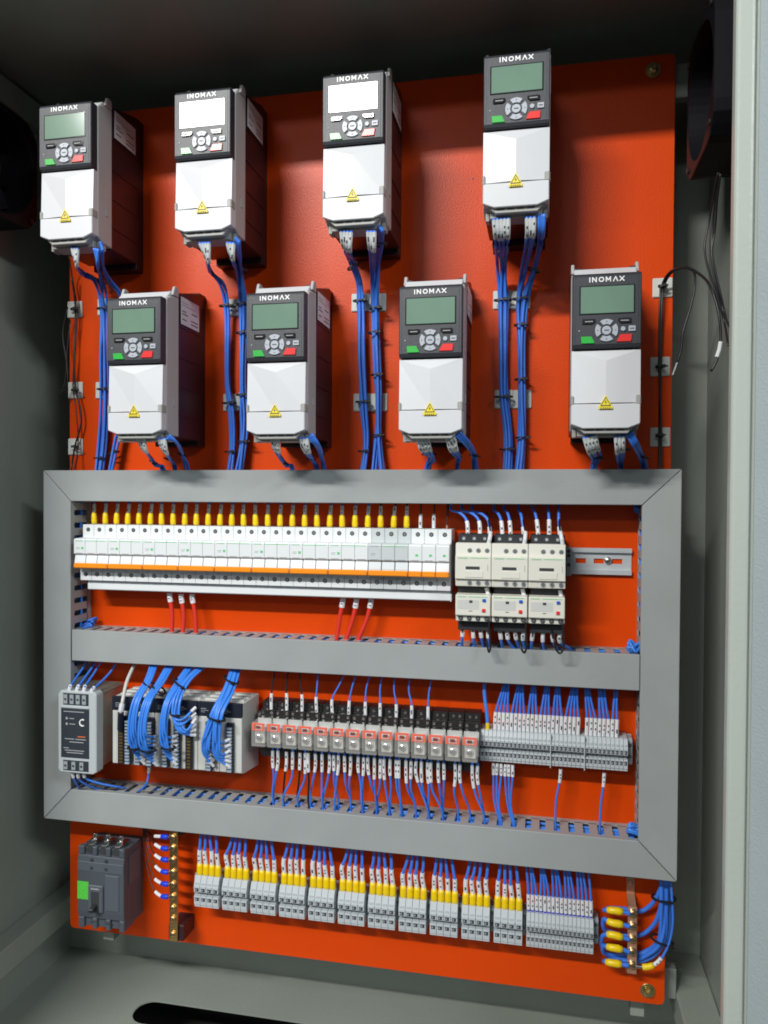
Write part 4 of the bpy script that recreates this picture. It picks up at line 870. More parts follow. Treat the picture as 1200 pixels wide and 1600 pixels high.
# light blue bundles falling on the modules
BB = [('the leftmost light blue bundle', 8, [(-0.5937, -0.0350, -0.2565), (-0.5854, -0.0700, -0.2762), (-0.5888, -0.0980, -0.3006), (-0.5926, -0.1040, -0.3383), (-0.5907, -0.1000, -0.3728), (-0.5858, -0.0920, -0.3981)]),
      ('the second light blue bundle', 8, [(-0.5654, -0.0350, -0.2571), (-0.5664, -0.0700, -0.2791), (-0.5668, -0.1040, -0.2977), (-0.5716, -0.1120, -0.3346), (-0.5707, -0.1080, -0.3707), (-0.5650, -0.0920, -0.3994)]),
      ('the third light blue bundle', 7, [(-0.5299, -0.0350, -0.2564), (-0.5349, -0.0700, -0.2774), (-0.5392, -0.0980, -0.3014), (-0.5422, -0.1040, -0.3350), (-0.5401, -0.1000, -0.3711), (-0.5340, -0.0920, -0.3961)]),
      ('the fourth light blue bundle, ending short', 6, [(-0.5097, -0.0350, -0.2564), (-0.5224, -0.0700, -0.2748), (-0.5259, -0.0940, -0.2979), (-0.5239, -0.1000, -0.3227), (-0.5137, -0.1000, -0.3428), (-0.5044, -0.0900, -0.3508)]),
      ('the fifth light blue bundle', 6, [(-0.4602, -0.0350, -0.2569), (-0.4566, -0.0750, -0.2834), (-0.4634, -0.0960, -0.3087), (-0.4735, -0.1000, -0.3382), (-0.4784, -0.0980, -0.3701), (-0.4759, -0.0900, -0.3942)]),
      ('the rightmost light blue bundle', 6, [(-0.4550, -0.0350, -0.2576), (-0.4525, -0.0750, -0.2870), (-0.4575, -0.0980, -0.3115), (-0.4607, -0.1020, -0.3442), (-0.4594, -0.0980, -0.3752), (-0.4498, -0.0900, -0.3941)])]
for txt, n, path in BB:
    k = 4
    for i in range(n):
        pts = []; path_ = path[::-1]; endz = random.uniform(0, .055)
        for j, p in enumerate(path_):
            c_, rw = i % k, i // k; off = (c_ - 1.5) * .0033 + rw * .0016; oy = -rw * .0034
            q = Vector(p) + Vector((off + random.uniform(-.0008, .0008), oy, 0))
            if j == 0: q = Vector(p) + Vector((.004, .004, (i / n) * .050))
            if j == 1: q = Vector(p) + Vector((off, oy, max(0, (i / n) * .050 - .022)))
            pts.append(q)
        wire('light blue wire in %s, %s plug from below' % (txt, nth(i + 1)), 'light blue wires over the controller', pts, .0019, 'light_blue_wire',
             [('marker_sleeve', .0, .009, .0025, 'sleeve_white', False)], n=7, cat='signal wire', name='signal_wire')
for (p, wx, wy, l, tl) in (((-0.5795, -0.0750, -0.2825), .010, .008, 'on the leftmost light blue bundle near the duct', .4), ((-0.5632, -0.0800, -0.2863), .011, .008, 'on the second light blue bundle near the duct', .6),
    ((-0.5293, -0.0750, -0.2779), .011, .008, 'on the third light blue bundle near the duct', .5), ((-0.5229, -0.1000, -0.3169), .009, .007, 'on the fourth light blue bundle, halfway', 0), ((-0.5906, -0.1020, -0.3702), .009, .008, 'low on the leftmost light blue bundle', 0),
    ((-0.5645, -0.1080, -0.3703), .010, .008, 'low on the second light blue bundle', 0), ((-0.5360, -0.1020, -0.3663), .009, .008, 'low on the third light blue bundle', 0),
    ((-0.4559, -0.0600, -0.2716), .011, .008, 'round the two right light blue bundles near the duct', .4), ((-0.4616, -0.1000, -0.3187), .012, .008, 'round the two right light blue bundles, halfway', .2)):
    tie(p, wx, wy, 'black cable tie ' + l, tilt=tl)
ps = [(-0.6184, -0.0920, -0.3212), (-0.6165, -0.0900, -0.3042), (-0.6218, -0.0700, -0.2821), (-0.6277, -0.0350, -0.2601)]
wire('grey data cable plugged into the left controller module', None, [Vector((-0.6219, -0.0880, -0.3497))] + ps, .0027, 'grey_wire', [('plug', .0, .028, .0045, 'plc_dark', False), ('marker_sleeve', .030, .041, .0040, 'sleeve_white', False)], n=10, cat='cable', name='data_cable')
wire('thin blue wire dropping below the second controller module into the bottom duct', None, [(-0.5842, -0.0700, -0.4093), (-0.5908, -0.0600, -0.4271), (-0.5940, -0.0600, -0.4392), (-0.6203, -0.0400, -0.4628)], .0017, 'blue_wire', [('marker_sleeve', .001, .014, .0025, 'sleeve_white', False)])

# ---------------------------------------------------------------- relays in their sockets
RX, RP = -.4150, .02365
def make_socket():
    t = link('relay_socket', None); w = RP - .0005
    b = part('body', MB().prism_yz([(-.0078, -.3900), (-.040, -.3900), (-.048, -.3800), (-.055, -.3600), (-.055, -.3270), (-.0445, -.3260), (-.0440, -.3180), (-.0350, -.3170), (-.0345, -.3070), (-.0078, -.3070)], 0, w, 'socket_black'), t, .0008)
    for (x, y, z) in ((.0075, -.0352, -.3120), (.0165, -.0352, -.3120), (.0040, -.0447, -.3220), (.0180, -.0447, -.3220)):
        part('screw', MB().cyl((x, y, z), .0022, .0, -.0005, 'steel_bright', n=10).box(x - .0018, x + .0018, y - .0007, y - .0004, z - .0004, z + .0004, 'hole_dark'), b)
    return t
def make_relay():
    t = link('plug_in_relay', None); w = RP - .0008
    part('clear_case', box(.0010, w, -.0850, -.0560, -.3615, -.3262, 'relay_clear'), t, .0012)
    part('coil_core', MB().box(.0045, w - .0035, -.078, -.0565, -.3580, -.3400, 'relay_coil').cyl((w / 2, -.0790, -.3490), .0048, 0, -.0020, 'steel_bright', n=14, dome=-.001), t, .0006)
    part('pin_plate', box(.0014, w - .0004, -.0585, -.0562, -.3610, -.3268, 'plc_cream'), t)
    part('contact_block', MB().box(.0035, w - .0025, -.074, -.0565, -.3400, -.3335, 'sleeve_white'), t, .0005)
    rr = MB(); x0, x1 = .0022, w - .0012; z0, z1 = -.3375, -.3262; y0, y1 = -.0858, -.0848
    rr.box(x0, x1, y0, y1, z1 - .0032, z1, 'relay_red').box(x0, x1, y0, y1, z0, z0 + .0016, 'relay_red').box(x0, x0 + .0040, y0, y1, z0 + .0016, z1 - .0032, 'relay_red').box(x1 - .0040, x1, y0, y1, z0 + .0016, z1 - .0032, 'relay_red')
    part('red_frame', rr, t, .0003)
    part('test_button', box(w / 2 - .0030, w / 2 + .0036, -.0856, -.0848, -.3345, -.3305, 'relay_inner'), t)
    return t
sp_, rp_ = make_socket(), make_relay()
for k in range(14):
    a = sp_ if k == 0 else copy_tree(sp_); b = rp_ if k == 0 else copy_tree(rp_)
    a.location = (RX + k * RP, 0, 0); b.location = (RX + k * RP, 0, 0)
    tag(a, 'black relay socket on the middle rail, %s from the left' % nth(k + 1), 'relay socket', 'black relay sockets in a row')
    tag(b, 'clear plug-in relay with red top frame, %s from the left' % nth(k + 1), 'relay', 'clear plug-in relays in a row')
rt_ = [(-0.3993, -0.0400, -0.3217), (-0.3749, -0.0400, -0.3202), (-0.3508, -0.0400, -0.3207), (-0.3278, -0.0400, -0.3231), (-0.3031, -0.0400, -0.3253), (-0.2786, -0.0400, -0.3257), (-0.2533, -0.0400, -0.3260), (-0.2311, -0.0400, -0.3264), (-0.2072, -0.0400, -0.3268), (-0.1845, -0.0400, -0.3272), (-0.1600, -0.0400, -0.3274)]
rm_ = [(-0.3994, -0.0400, -0.2984), (-0.3750, -0.0400, -0.2980), (-0.3509, -0.0400, -0.2975), (-0.3290, -0.0400, -0.2972), (-0.3042, -0.0400, -0.2967), (-0.2777, -0.0400, -0.2962), (-0.2535, -0.0400, -0.2966), (-0.2313, -0.0400, -0.2963), (-0.2074, -0.0400, -0.2967), (-0.1846, -0.0400, -0.2972), (-0.1602, -0.0400, -0.2967)]
re_ = [(-0.3952, -0.0350, -0.2585), (-0.3739, -0.0350, -0.2584), (-0.3567, -0.0350, -0.2585), (-0.3276, -0.0350, -0.2599), (-0.2871, -0.0350, -0.2597), (-0.2694, -0.0350, -0.2598), (-0.2480, -0.0350, -0.2596), (-0.2297, -0.0350, -0.2605), (-0.2105, -0.0350, -0.2614), (-0.1886, -0.0350, -0.2621), (-0.1565, -0.0350, -0.2614)]
for k in range(11):
    e = Vector(re_[k]); mt = 'brown_wire' if k < 3 else 'blue_wire'
    wire('thin %s wire onto the relay sockets from above, %s from the left' % ('black' if k < 3 else 'blue', nth(k + 1)), 'thin wires above the relay sockets', [rt_[k], rm_[k], Vector(rm_[k]).lerp(e, .5) + Vector((random.uniform(-.003, .001), 0, 0)), e, e + Vector((0, .005, .012))], .0013, 'black_wire' if k < 3 else mt,
         [('marker_sleeve', .0, .028, .0024, 'sleeve_white', True)])
rb = [100,125,168,200,237,262,278,312,345,382,402,425,455,485,523,548,568,600,628,645,675,703,717,750,773,797,822,850,865,900,925,977,1000,1055,1080]
for k, xx in enumerate(rb):
    x0 = RX + .004 + (xx - 40) / (1100 - 40) * (14 * RP) * .997; zt = -.372
    sl = .024 + random.uniform(-.003, .004) + (.003 if k % 2 else 0)
    tgt = x0 + (-.008 if xx < 400 else (.0 if xx < 750 else .008)) + random.uniform(-.002, .002)
    si = round((tgt + .7235 - .0065) / .02); tgt = -.7235 + .0065 + si * .02 + random.uniform(-.002, .002)
    z1 = -.4602; y1 = -.040 + random.uniform(-.008, .010); blk = k in (2, 4, 6)
    pts = [(x0, -.052, zt), (x0 + random.uniform(-.0006, .0006), -.052, zt - .022), (x0 * .75 + tgt * .25 + random.uniform(-.002, .002), -.050, zt - .045), (tgt * .9 + x0 * .1, y1 - .004, z1 + .016), (tgt, y1, z1), (tgt + .001, y1 + .004, z1 - .020)]
    wire('%s wire with white sleeve below the relays, %s from the left' % ('black' if blk else 'blue', nth(k + 1)), 'wires below the relays', pts, .0016, 'black_wire' if blk else 'blue_wire', [('marker_sleeve', .004, sl + .006, .0024, 'sleeve_white', True)])

# ---------------------------------------------------------------- terminal blocks
def make_terminal(w, zc, h):
    """one grey spring terminal of width w, height h, centred at zc"""
    mb = MB(); g = .00025; d = -.045; zt, zb = zc + h / 2, zc - h / 2
    e = 'terminal_grey'
    prof = [(-.0078, zb + .004), (-.030, zb), (-.043, zb + .001), (-.043, zb + .0035), (-.0445, zb + .0045), (-.0445, zc - .0052), (-.033, zc - .0048), (-.033, zc + .0002),
            (-.0455, zc + .0010), (-.0455, zc + .0085), (-.046, zc + .0095), (-.041, zt - .0015), (-.039, zt), (-.0078, zt)]
    mb.prism_yz(prof, g, w - g, e)
    o = MB()
    for z in (zc + .0045, zc - .0105):
        y = -.0456 if z > zc else -.0446
        mb.box(w * .22, w * .80, y - .0002, y + .001, z - .0027, z + .0026, 'hole_dark')
        mb.box(w * .30, w * .52, y - .0005, y + .001, z - .0014, z + .0010, 'terminal_edge')
        mb.box(g, w - g, y - .0012, y + .001, z + .0030, z + .0038, e)
    mb.box(w * .2, w * .8, -.0452, -.040, zc + .0118, zc + .0150, 'terminal_grey')
    return mb.mesh('terminal_block')
TW = (.1172 + .0845) / 35
tm = make_terminal(TW, -.350, .0445)
for k in range(35):
    o = link('terminal_block', tm, None, (-.0845 + k * TW, 0, 0))
    tag(o, 'grey terminal block in the long strip right of the relays, %s from the left' % nth(k + 1), 'terminal block', 'grey terminal blocks of the upper strip')
for k, xx in ((0, 17), (1, 25)):
    t = thing('end_plate', 'thin pale divider plate in the upper terminal strip, %s one' % ('left' if k == 0 else 'right'), 'divider plate', (-.0845 + xx * TW, 0, -.350), 'divider plates between terminals')
    part('plate', box(-.0007, .0007, -.0475, -.009, -.0235, .0228, 'psu_grey'), t, .0003)
def end_stop(x, zc, label, ww=.0072):
    t = thing('end_stop', label, 'rail end stop', (x, 0, zc), 'grey end stops on the rails')
    part('body', MB().prism_yz([(-.0078, -.019), (-.023, -.019), (-.027, -.015), (-.027, .015), (-.023, .019), (-.0078, .019)], 0, ww, 'terminal_edge'), t, .0008)
    for z in (-.006, .010): part('screw', MB().cyl((ww / 2, -.0272, z), .0024, 0, -.0003, 'hole_dark', n=12).cyl((ww / 2, -.0275, z), .0014, 0, -.0004, 'screw_metal', n=8), t)
end_stop(.1180, -.350, 'grey rail end stop at the right end of the long upper terminal strip')
# upper strip wires
gx = [(158,175,192,210), (243,260,278,298), (330,350,375), (398,412,433), (465,482,502), (530,552,575,598), (648,668,690), (712,730,748,765), (790,808)]
gt = [(205,), (283,), (357,), (430,), (487,), (577,), (645,), (722,), (797,)]
kk = 0
for gi, grp in enumerate(gx):
    for j, xx in enumerate(grp):
        pos = (xx - 70) / (862 - 70) * 35; x0 = -.0845 + (int(pos) + .5) * TW
        top = -.0845 + (gt[gi][0] - 70) / (862 - 70) * 35 * TW + (j - (len(grp) - 1) / 2) * .0022 + .001
        kk += 1
        pts = [(x0, -.034, -.3275), (x0 + .0006, -.034, -.305), (x0 * .6 + top * .4, -.033, -.288), (top, -.031 - .002 * (j % 2), -.262), (top, -.026, -.246)]
        wire('blue wire with white sleeve onto the upper terminal strip, %s from the left' % nth(kk), 'blue wires above the upper terminal strip', pts, .0017, 'blue_wire', [('marker_sleeve', .0, .0245, .0026, 'sleeve_white', True)])
wire('thick blue wire with yellow-green tip between the relays and the terminals', None, [(-0.0746, -0.0360, -0.3285), (-0.0757, -0.0360, -0.3083), (-0.0795, -0.0360, -0.2782), (-0.0797, -0.0360, -0.2571), (-0.0789, -0.0360, -0.2460)], .0026, 'light_blue_wire', [('ferrule', 0, .010, .0028, 'boot_yellow', False)])
for k, (s, m_, n_, e) in enumerate(zip([(-0.0661, -0.0350, -0.3761), (-0.0606, -0.0350, -0.3757), (-0.0552, -0.0350, -0.3762), (-0.0489, -0.0350, -0.3767), (-0.0443, -0.0350, -0.3763), (-0.0389, -0.0350, -0.3768)], [(-0.0659, -0.0350, -0.3927), (-0.0614, -0.0350, -0.3924), (-0.0551, -0.0350, -0.3928), (-0.0496, -0.0350, -0.3933), (-0.0442, -0.0350, -0.3938), (-0.0388, -0.0350, -0.3933)], [(-0.0647, -0.0350, -0.4295), (-0.0602, -0.0350, -0.4310), (-0.0583, -0.0350, -0.4345), (-0.0457, -0.0350, -0.4334), (-0.0420, -0.0350, -0.4368), (-0.0412, -0.0350, -0.4348)], [(-0.0563, -0.0350, -0.4620), (-0.0545, -0.0350, -0.4636), (-0.0536, -0.0350, -0.4635), (-0.0373, -0.0350, -0.4648), (-0.0355, -0.0350, -0.4656), (-0.0346, -0.0350, -0.4655)])):
    wire('blue wire below the upper terminal strip, %s of the left six' % nth(k + 1), 'blue wires below the upper terminal strip', [s, m_, n_, e, Vector(e) + Vector((.001, .004, -.016))], .0015, 'blue_wire', [('marker_sleeve', .0, .017, .0023, 'sleeve_white', True)])
for k, pts in enumerate(([(0.0277, -0.0350, -0.3781), (0.0270, -0.0350, -0.3927), (0.0220, -0.0350, -0.4221), (0.0215, -0.0350, -0.4639)], [(0.0868, -0.0350, -0.3789), (0.0861, -0.0350, -0.3951), (0.0829, -0.0350, -0.4223), (0.0817, -0.0350, -0.4673)])):
    wire('lone blue wire below the upper terminal strip, the %s one' % ('left' if k == 0 else 'right'), 'lone blue wires below the upper terminal strip', pts + [Vector(pts[-1]) + Vector((.001, .002, -.014))], .0016, 'blue_wire', [('marker_sleeve', .0, .019, .0024, 'sleeve_white', True)])

# lower row: eleven groups of four, then a strip of sixteen
LP = (-.0730 + .5224 + .0415) / 1
g0, g1 = -.5224, -.0635; pitch = (g1 - g0) / 10; TW4 = .0415 / 4
tm4 = make_terminal(.0100, -.6078, .0475)
for gi in range(11):
    for j in range(4):
        o = link('terminal_block', tm4, None, (g0 + gi * pitch + j * .0101, 0, 0))
        tag(o, 'wide grey terminal, %s of four in the %s group of the bottom row' % (nth(j + 1), nth(gi + 1)), 'terminal block', 'wide grey terminal blocks in groups of four')
        x0 = g0 + gi * pitch + j * .0101 + .0050
        top = g0 + gi * pitch + .020 + (j - 1.5) * (.0058 if gi % 3 else .0070) + (.003 if gi % 2 else -.002) + (0.003 if j == 3 else 0)
        a = random.uniform(-.0012, .0012); sl = random.uniform(.018, .024)
        pts = [(x0, -.034, -.5860), (x0, -.035, -.5660), (x0 + a - .001, -.036, -.5500), (x0 * .5 + top * .5, -.036, -.5340), (top, -.034, -.5120), (top + .001, -.030, -.497)]
        wire('blue wire with yellow boot, %s of four on the %s bottom group' % (nth(j + 1), nth(gi + 1)), 'blue wires with yellow boots on the bottom row', pts, .0023, 'blue_wire',
             [('crimp_boot', .0, .0190, .0046, 'boot_yellow', False), ('marker_sleeve', .0190, .019 + sl, .0032, 'sleeve_white', True)], n=8)
    if gi > 0: end_stop(g0 + gi * pitch - .0058, -.6075, 'slim grey end stop just left of the %s bottom group' % nth(gi + 1), .0054)
    else: end_stop(g0 - .0080, -.6075, 'grey end stop at the left end of the bottom row')
TWs = (.0742 + .0178) / 16
tms = make_terminal(TWs, -.6080, .0470)
for k in range(16):
    o = link('terminal_block', tms, None, (-.0178 + k * TWs, 0, 0))
    tag(o, 'narrow grey terminal at the right of the bottom row, %s of sixteen' % nth(k + 1), 'terminal block', 'narrow grey terminal blocks of the bottom strip')
end_stop(.0748, -.6075, 'grey end stop at the right end of the bottom row')
end_stop(-.0262, -.6075, 'grey end stop left of the narrow bottom terminal strip')
gts = [(0, 287), (1, 310), (2, 315), (3, 372), (4, 378), (5, 382), (6, 432), (7, 450), (8, 458), (9, 500), (10, 515), (11, 525), (12, 570), (13, 585), (14, 600), (15, 632)]
for k, xx in gts:
    x0 = -.0178 + (k + .5) * TWs; top = -.0178 + (xx - 292) / (662 - 292) * 16 * TWs
    pts = [(x0, -.033, -.5860), (x0 - .0004, -.034, -.5620), (x0 * .65 + top * .35, -.034, -.5430), (top, -.033, -.5150), (top, -.028, -.498)]
    wire('thin blue wire with white sleeve on the narrow bottom strip, %s from the left' % nth(k + 1), 'thin blue wires on the narrow bottom strip', pts, .0018, 'blue_wire',
         [('ferrule', .0, .004, .0020, 'boot_blue', False), ('marker_sleeve', .004, .0255, .0026, 'sleeve_white', True)])

# ---------------------------------------------------------------- moulded case breaker
t = thing('main_breaker', 'dark grey main breaker with bright green label, lower left corner', 'main breaker', (-.7115, 0, -.677))
def q(mb, nm, par=t, bev=0.0, sm=False): return part(nm, mb, par, bev, sm, loc=(0, 0, .677) if par is t else None)
w = .0797
bd = q(MB().prism_yz([(-.0005, -.6750), (-.055, -.6750), (-.055, -.5640), (-.055, -.5500), (-.0005, -.5500)], .0006, w - .0006, 'mccb_grey'), 'case', t, .001)
top = MB()
teeth = [(0.0, .0105), (.0245, .0325), (.0475, .0555), (.0705, w)]
fc = q(MB().prism_yz([(-.055, -.6600), (-.060, -.6590), (-.0615, -.6480), (-.0615, -.5700), (-.060, -.5610), (-.055, -.5600)], 0, w, 'mccb_grey'), 'front_face', t, .0008)
for x0, x1 in teeth:
    q(box(x0 + .0002, x1 - .0002, -.0600, -.0500, -.5605, -.5470, 'mccb_grey'), 'barrier', fc, .0012)
    q(box(x0 + .0002, x1 - .0002, -.0600, -.0300, -.6770, -.6595, 'mccb_grey'), 'barrier', fc, .0012)
for k, x in enumerate((.0177, .0403, .0628)):
    q(MB().cyl((x, -.0553, -.5540), .0062, 0, -.0004, 'hole_dark', n=16), 'terminal_opening', fc)
    lug = q(MB().box(x - .0045, x + .0045, -.052, -.020, -.5500, -.5470, 'steel_bright').cyl((x + .003, -.048, -.5470), .0052, 0, .008, 'steel_bright', axis='z', n=16), 'terminal_lug', t, .0008)
    q(MB().cyl((x + .004, -.046, -.5400), .0035, 0, .009, 'steel_bright', axis='z', n=12), 'stud', lug, .0005)
q(box(.0005, w - .0005, -.0622, -.0610, -.5850, -.5700, 'mccb_light'), 'upper_panel', fc, .0006)
for x in (.0250, .0500):
    for z in (-.5665, -.5790): q(MB().cyl((x, -.0628, z), .0026, 0, .001, 'hole_dark', n=12), 'screw_hole', fc)
hr = q(box(.0200, .0455, -.0650, -.0610, -.6480, -.6050, 'mccb_light'), 'handle_frame', fc, .0014)
q(box(.0255, .0395, -.0654, -.0645, -.6460, -.6140, 'hole_dark'), 'handle_slot', fc, .0006)
q(MB().prism_yz([(-.0650, -.6330), (-.0650, -.6430), (-.0770, -.6420), (-.0780, -.6360)], .0290, .0365, 'contactor_dark'), 'handle', fc, .0010)
q(box(.0480, .0720, -.0628, -.0610, -.6440, -.5880, 'mccb_light'), 'accessory_cover', fc, .0008)
q(box(.0004, .0195, -.0621, -.0610, -.6300, -.6020, 'label_green'), 'green_label', fc)
text('Schneider', .0036, 'print_white', fc, (.0255, -.0654, -.6110)) 
q(box(w - .0002, w + .0006, -.046, -.014, -.6080, -.5620, 'mccb_light'), 'side_sticker', bd)
for x in (.026, .053): q(box(x - .004, x + .004, -.0605, -.0598, -.6660, -.6645, 'hole_dark'), 'latch_mark', fc)

# ---------------------------------------------------------------- neutral bar
t = thing('neutral_bar', 'upright brass bar with nine screws beside the main breaker', 'busbar', (-.5575, 0, -.6905))
part('bar', box(-.0070, .0065, -.0430, -.0390, 0, .190, 'brass'), t, .0006, loc=(0, 0, 0))
for zpx in [(-0.5561, -0.0440, -0.5265), (-0.5561, -0.0440, -0.5429), (-0.5561, -0.0440, -0.5620), (-0.5560, -0.0440, -0.5810), (-0.5560, -0.0440, -0.6000), (-0.5560, -0.0440, -0.6191), (-0.5559, -0.0440, -0.6371), (-0.5559, -0.0440, -0.6542), (-0.5559, -0.0440, -0.6783)]:
    z = zpx[2] + .6905
    part('screw', MB().cyl((0, -.0430, z), .0046, 0, -.0028, 'brass', n=14, dome=-.0012).box(-.0035, .0035, -.0474, -.0468, z - .0005, z + .0005, 'hole_dark'), t, 0, False)
part('insulator', box(-.0105, .0150, -.0385, -.0005, -.001, .024, 'heatsink_dark'), t, .001)
part('insulator', box(-.010, .012, -.0385, -.0005, .165, .187, 'contactor_dark'), t, .001)
for k, (a, b, c, d_) in enumerate(zip([(-0.5626, -0.0440, -0.5265), (-0.5625, -0.0440, -0.5446), (-0.5625, -0.0440, -0.5626), (-0.5625, -0.0440, -0.5817), (-0.5625, -0.0440, -0.6007), (-0.5624, -0.0440, -0.6198)], [(-0.5787, -0.0420, -0.5279), (-0.5787, -0.0420, -0.5460), (-0.5787, -0.0420, -0.5632), (-0.5787, -0.0420, -0.5823), (-0.5786, -0.0420, -0.6014), (-0.5786, -0.0420, -0.6216)],
       [(-0.5950, -0.0360, -0.5310), (-0.5950, -0.0360, -0.5422), (-0.5950, -0.0360, -0.5584), (-0.5950, -0.0360, -0.5747), (-0.5950, -0.0360, -0.5960), (-0.5949, -0.0360, -0.6153)], [(-0.6137, -0.0180, -0.5333), (-0.6136, -0.0180, -0.5375), (-0.6148, -0.0180, -0.5438), (-0.6170, -0.0180, -0.5471), (-0.6181, -0.0180, -0.5554), (-0.6203, -0.0180, -0.5712)])):
    pts = [a, b, c, d_, Vector(d_) * .6 + Vector((-0.6237, -0.0200, -0.5190)) * .4, (-0.6237, -0.0200, -0.5190)]
    wire('thin brown wire with blue lug on the brass bar, %s down' % nth(k + 1), 'wires with blue lugs on the brass bar', pts, .0010, 'brown_wire',
         [('ring_lug', 0, .005, .0022, 'steel_bright', False), ('crimp_boot', .004, .0160, .0037, 'boot_blue', False), ('marker_sleeve', .0165, .030, .0026, 'sleeve_white', False)], cat='neutral wire', name='neutral_wire')

# ---------------------------------------------------------------- earth bar, its lugs and the looping blue wires
t = thing('earth_bar', 'upright copper bar with five screws near the right edge of the plate', 'busbar', (0.1272, 0, -.6625))
part('bar', MB().box(-.0062, .0062, -.0310, -.0280, .004, .098, 'copper'), t, .0005)
for z0, z1, s in ((.098, .112, 1), (-.006, .004, -1)):
    part('bent_end', MB().prism_yz([(-.0310, .096 if s > 0 else .006), (-.0280, .096 if s > 0 else .006), (-.0035, .104 if s > 0 else -.002), (-.0035, z1 + .014 if s > 0 else z0 - .004), (-.0005, z1 + .014 if s > 0 else z0 - .004), (-.0005, .101 if s > 0 else .000)], -.0055, .0055, 'copper'), t)
part('foot_screw', MB().cyl((0, -.004, .1195), .0032, 0, -.002, 'copper', n=12, dome=-.001), t)
EB = [(0.1274, -0.0330, -0.5727), (0.1276, -0.0330, -0.5905), (0.1274, -0.0330, -0.6088), (0.1272, -0.0330, -0.6266), (0.1265, -0.0330, -0.6453)]
for (x, y, z) in EB:
    part('screw', MB().cyl((0, -.031, z + .6625), .0050, 0, -.0035, 'brass', n=14, dome=-.0012).box(-.0036, .0036, -.0362, -.0356, z + .662, z + .663, 'hole_dark'), t)
    part('washer', MB().cyl((0, -.031, z + .6625), .0064, 0, -.0012, 'steel_bright', n=18), t)
L1 = [(0.1154, -0.0340, -0.5711), (0.1147, -0.0340, -0.5891), (0.1149, -0.0340, -0.6071), (0.1151, -0.0340, -0.6241), (0.1145, -0.0340, -0.6449)]
L0 = [(0.0966, -0.0340, -0.5706), (0.0967, -0.0340, -0.5877), (0.0969, -0.0340, -0.6048), (0.0962, -0.0340, -0.6229), (0.0965, -0.0340, -0.6445)]
ls = [(943,1423), (941,1438), (940,1470), (940,1476), (943,1502)]
loops = [[(0.0893, -0.0280, -0.5746), (0.0984, -0.0120, -0.5792), (0.1176, -0.0120, -0.5779), (0.1393, -0.0120, -0.5791), (0.1516, -0.0160, -0.5683), (0.1625, -0.0220, -0.5460), (0.1667, -0.0260, -0.5238)],
         [(0.0894, -0.0280, -0.5873), (0.0902, -0.0200, -0.6061), (0.1032, -0.0120, -0.6135), (0.1224, -0.0120, -0.6149), (0.1423, -0.0120, -0.6115), (0.1579, -0.0160, -0.5929), (0.1652, -0.0220, -0.5654), (0.1692, -0.0260, -0.5236)],
         [(0.0878, -0.0300, -0.6099), (0.0879, -0.0200, -0.6320), (0.0965, -0.0120, -0.6465), (0.1184, -0.0120, -0.6511), (0.1401, -0.0120, -0.6501), (0.1609, -0.0160, -0.6342), (0.1708, -0.0220, -0.6070), (0.1722, -0.0260, -0.5643), (0.1718, -0.0260, -0.5233)],
         [(0.0889, -0.0280, -0.6254), (0.0897, -0.0200, -0.6391), (0.1009, -0.0120, -0.6460), (0.1227, -0.0120, -0.6423), (0.1443, -0.0120, -0.6368), (0.1607, -0.0160, -0.6207), (0.1681, -0.0220, -0.5939), (0.1679, -0.0260, -0.5559), (0.1684, -0.0260, -0.5237)],
         [(0.0899, -0.0300, -0.6459), (0.0976, -0.0200, -0.6490), (0.1140, -0.0120, -0.6498), (0.1357, -0.0120, -0.6434), (0.1548, -0.0160, -0.6295), (0.1640, -0.0220, -0.6105), (0.1649, -0.0300, -0.5631), (0.1644, -0.0300, -0.5221)]]
for k in range(5):
    a, b, c = Vector(EB[k]), Vector(L1[k]), Vector(L0[k]); a.y = -.034
    pts = [a + Vector((-.004, 0, 0)), b, c] + [Vector(p) for p in loops[k]]
    wire('thick blue wire with yellow lug left of the copper bar, %s down' % nth(k + 1), 'thick blue wires looping round the copper bar', pts, .0030, 'blue_wire',
         [('ring_lug', 0, .011, .0026, 'steel_bright', False), ('crimp_boot', .0100, .031, .0048, 'boot_yellow', False)], n=10, cat='earth wire', name='earth_wire')
wire('thin blue wire with white sleeve and yellow lug right of the copper bar', None, [(0.1315, -0.0340, -0.6454), (0.1400, -0.0340, -0.6452), (0.1509, -0.0340, -0.6428), (0.1618, -0.0340, -0.6343), (0.1733, -0.0340, -0.6133), (0.1796, -0.0340, -0.5815), (0.1783, -0.0340, -0.5462), (0.1764, -0.0340, -0.5189)], .0017, 'blue_wire',
     [('ring_lug', 0, .009, .0022, 'steel_bright', False), ('crimp_boot', .009, .025, .0042, 'boot_yellow', False), ('marker_sleeve', .026, .040, .0028, 'sleeve_white', True)], n=8)
for k in range(3):
    ox = (k - 1) * .004
    wire('thick blue wire dropping behind the earth bundle at the plate edge, %s of three' % nth(k + 1), 'thick blue wires at the plate edge', [Vector(p) + Vector((ox, .004 * k, 0)) for p in [(0.1709, -0.0260, -0.5234), (0.1721, -0.0260, -0.5554), (0.1734, -0.0260, -0.5910), (0.1669, -0.0260, -0.6169), (0.1478, -0.0180, -0.6401), (0.1274, -0.0100, -0.6548), (0.1058, -0.0080, -0.6606)]], .0029, 'blue_wire', n=8, cat='earth wire', name='earth_wire')
tie((0.1687, -0.0260, -0.5495), .014, .010, 'black cable tie high on the earth bundle'); tie((0.1671, -0.0240, -0.6099), .014, .010, 'black cable tie low on the earth bundle', tilt=.25)

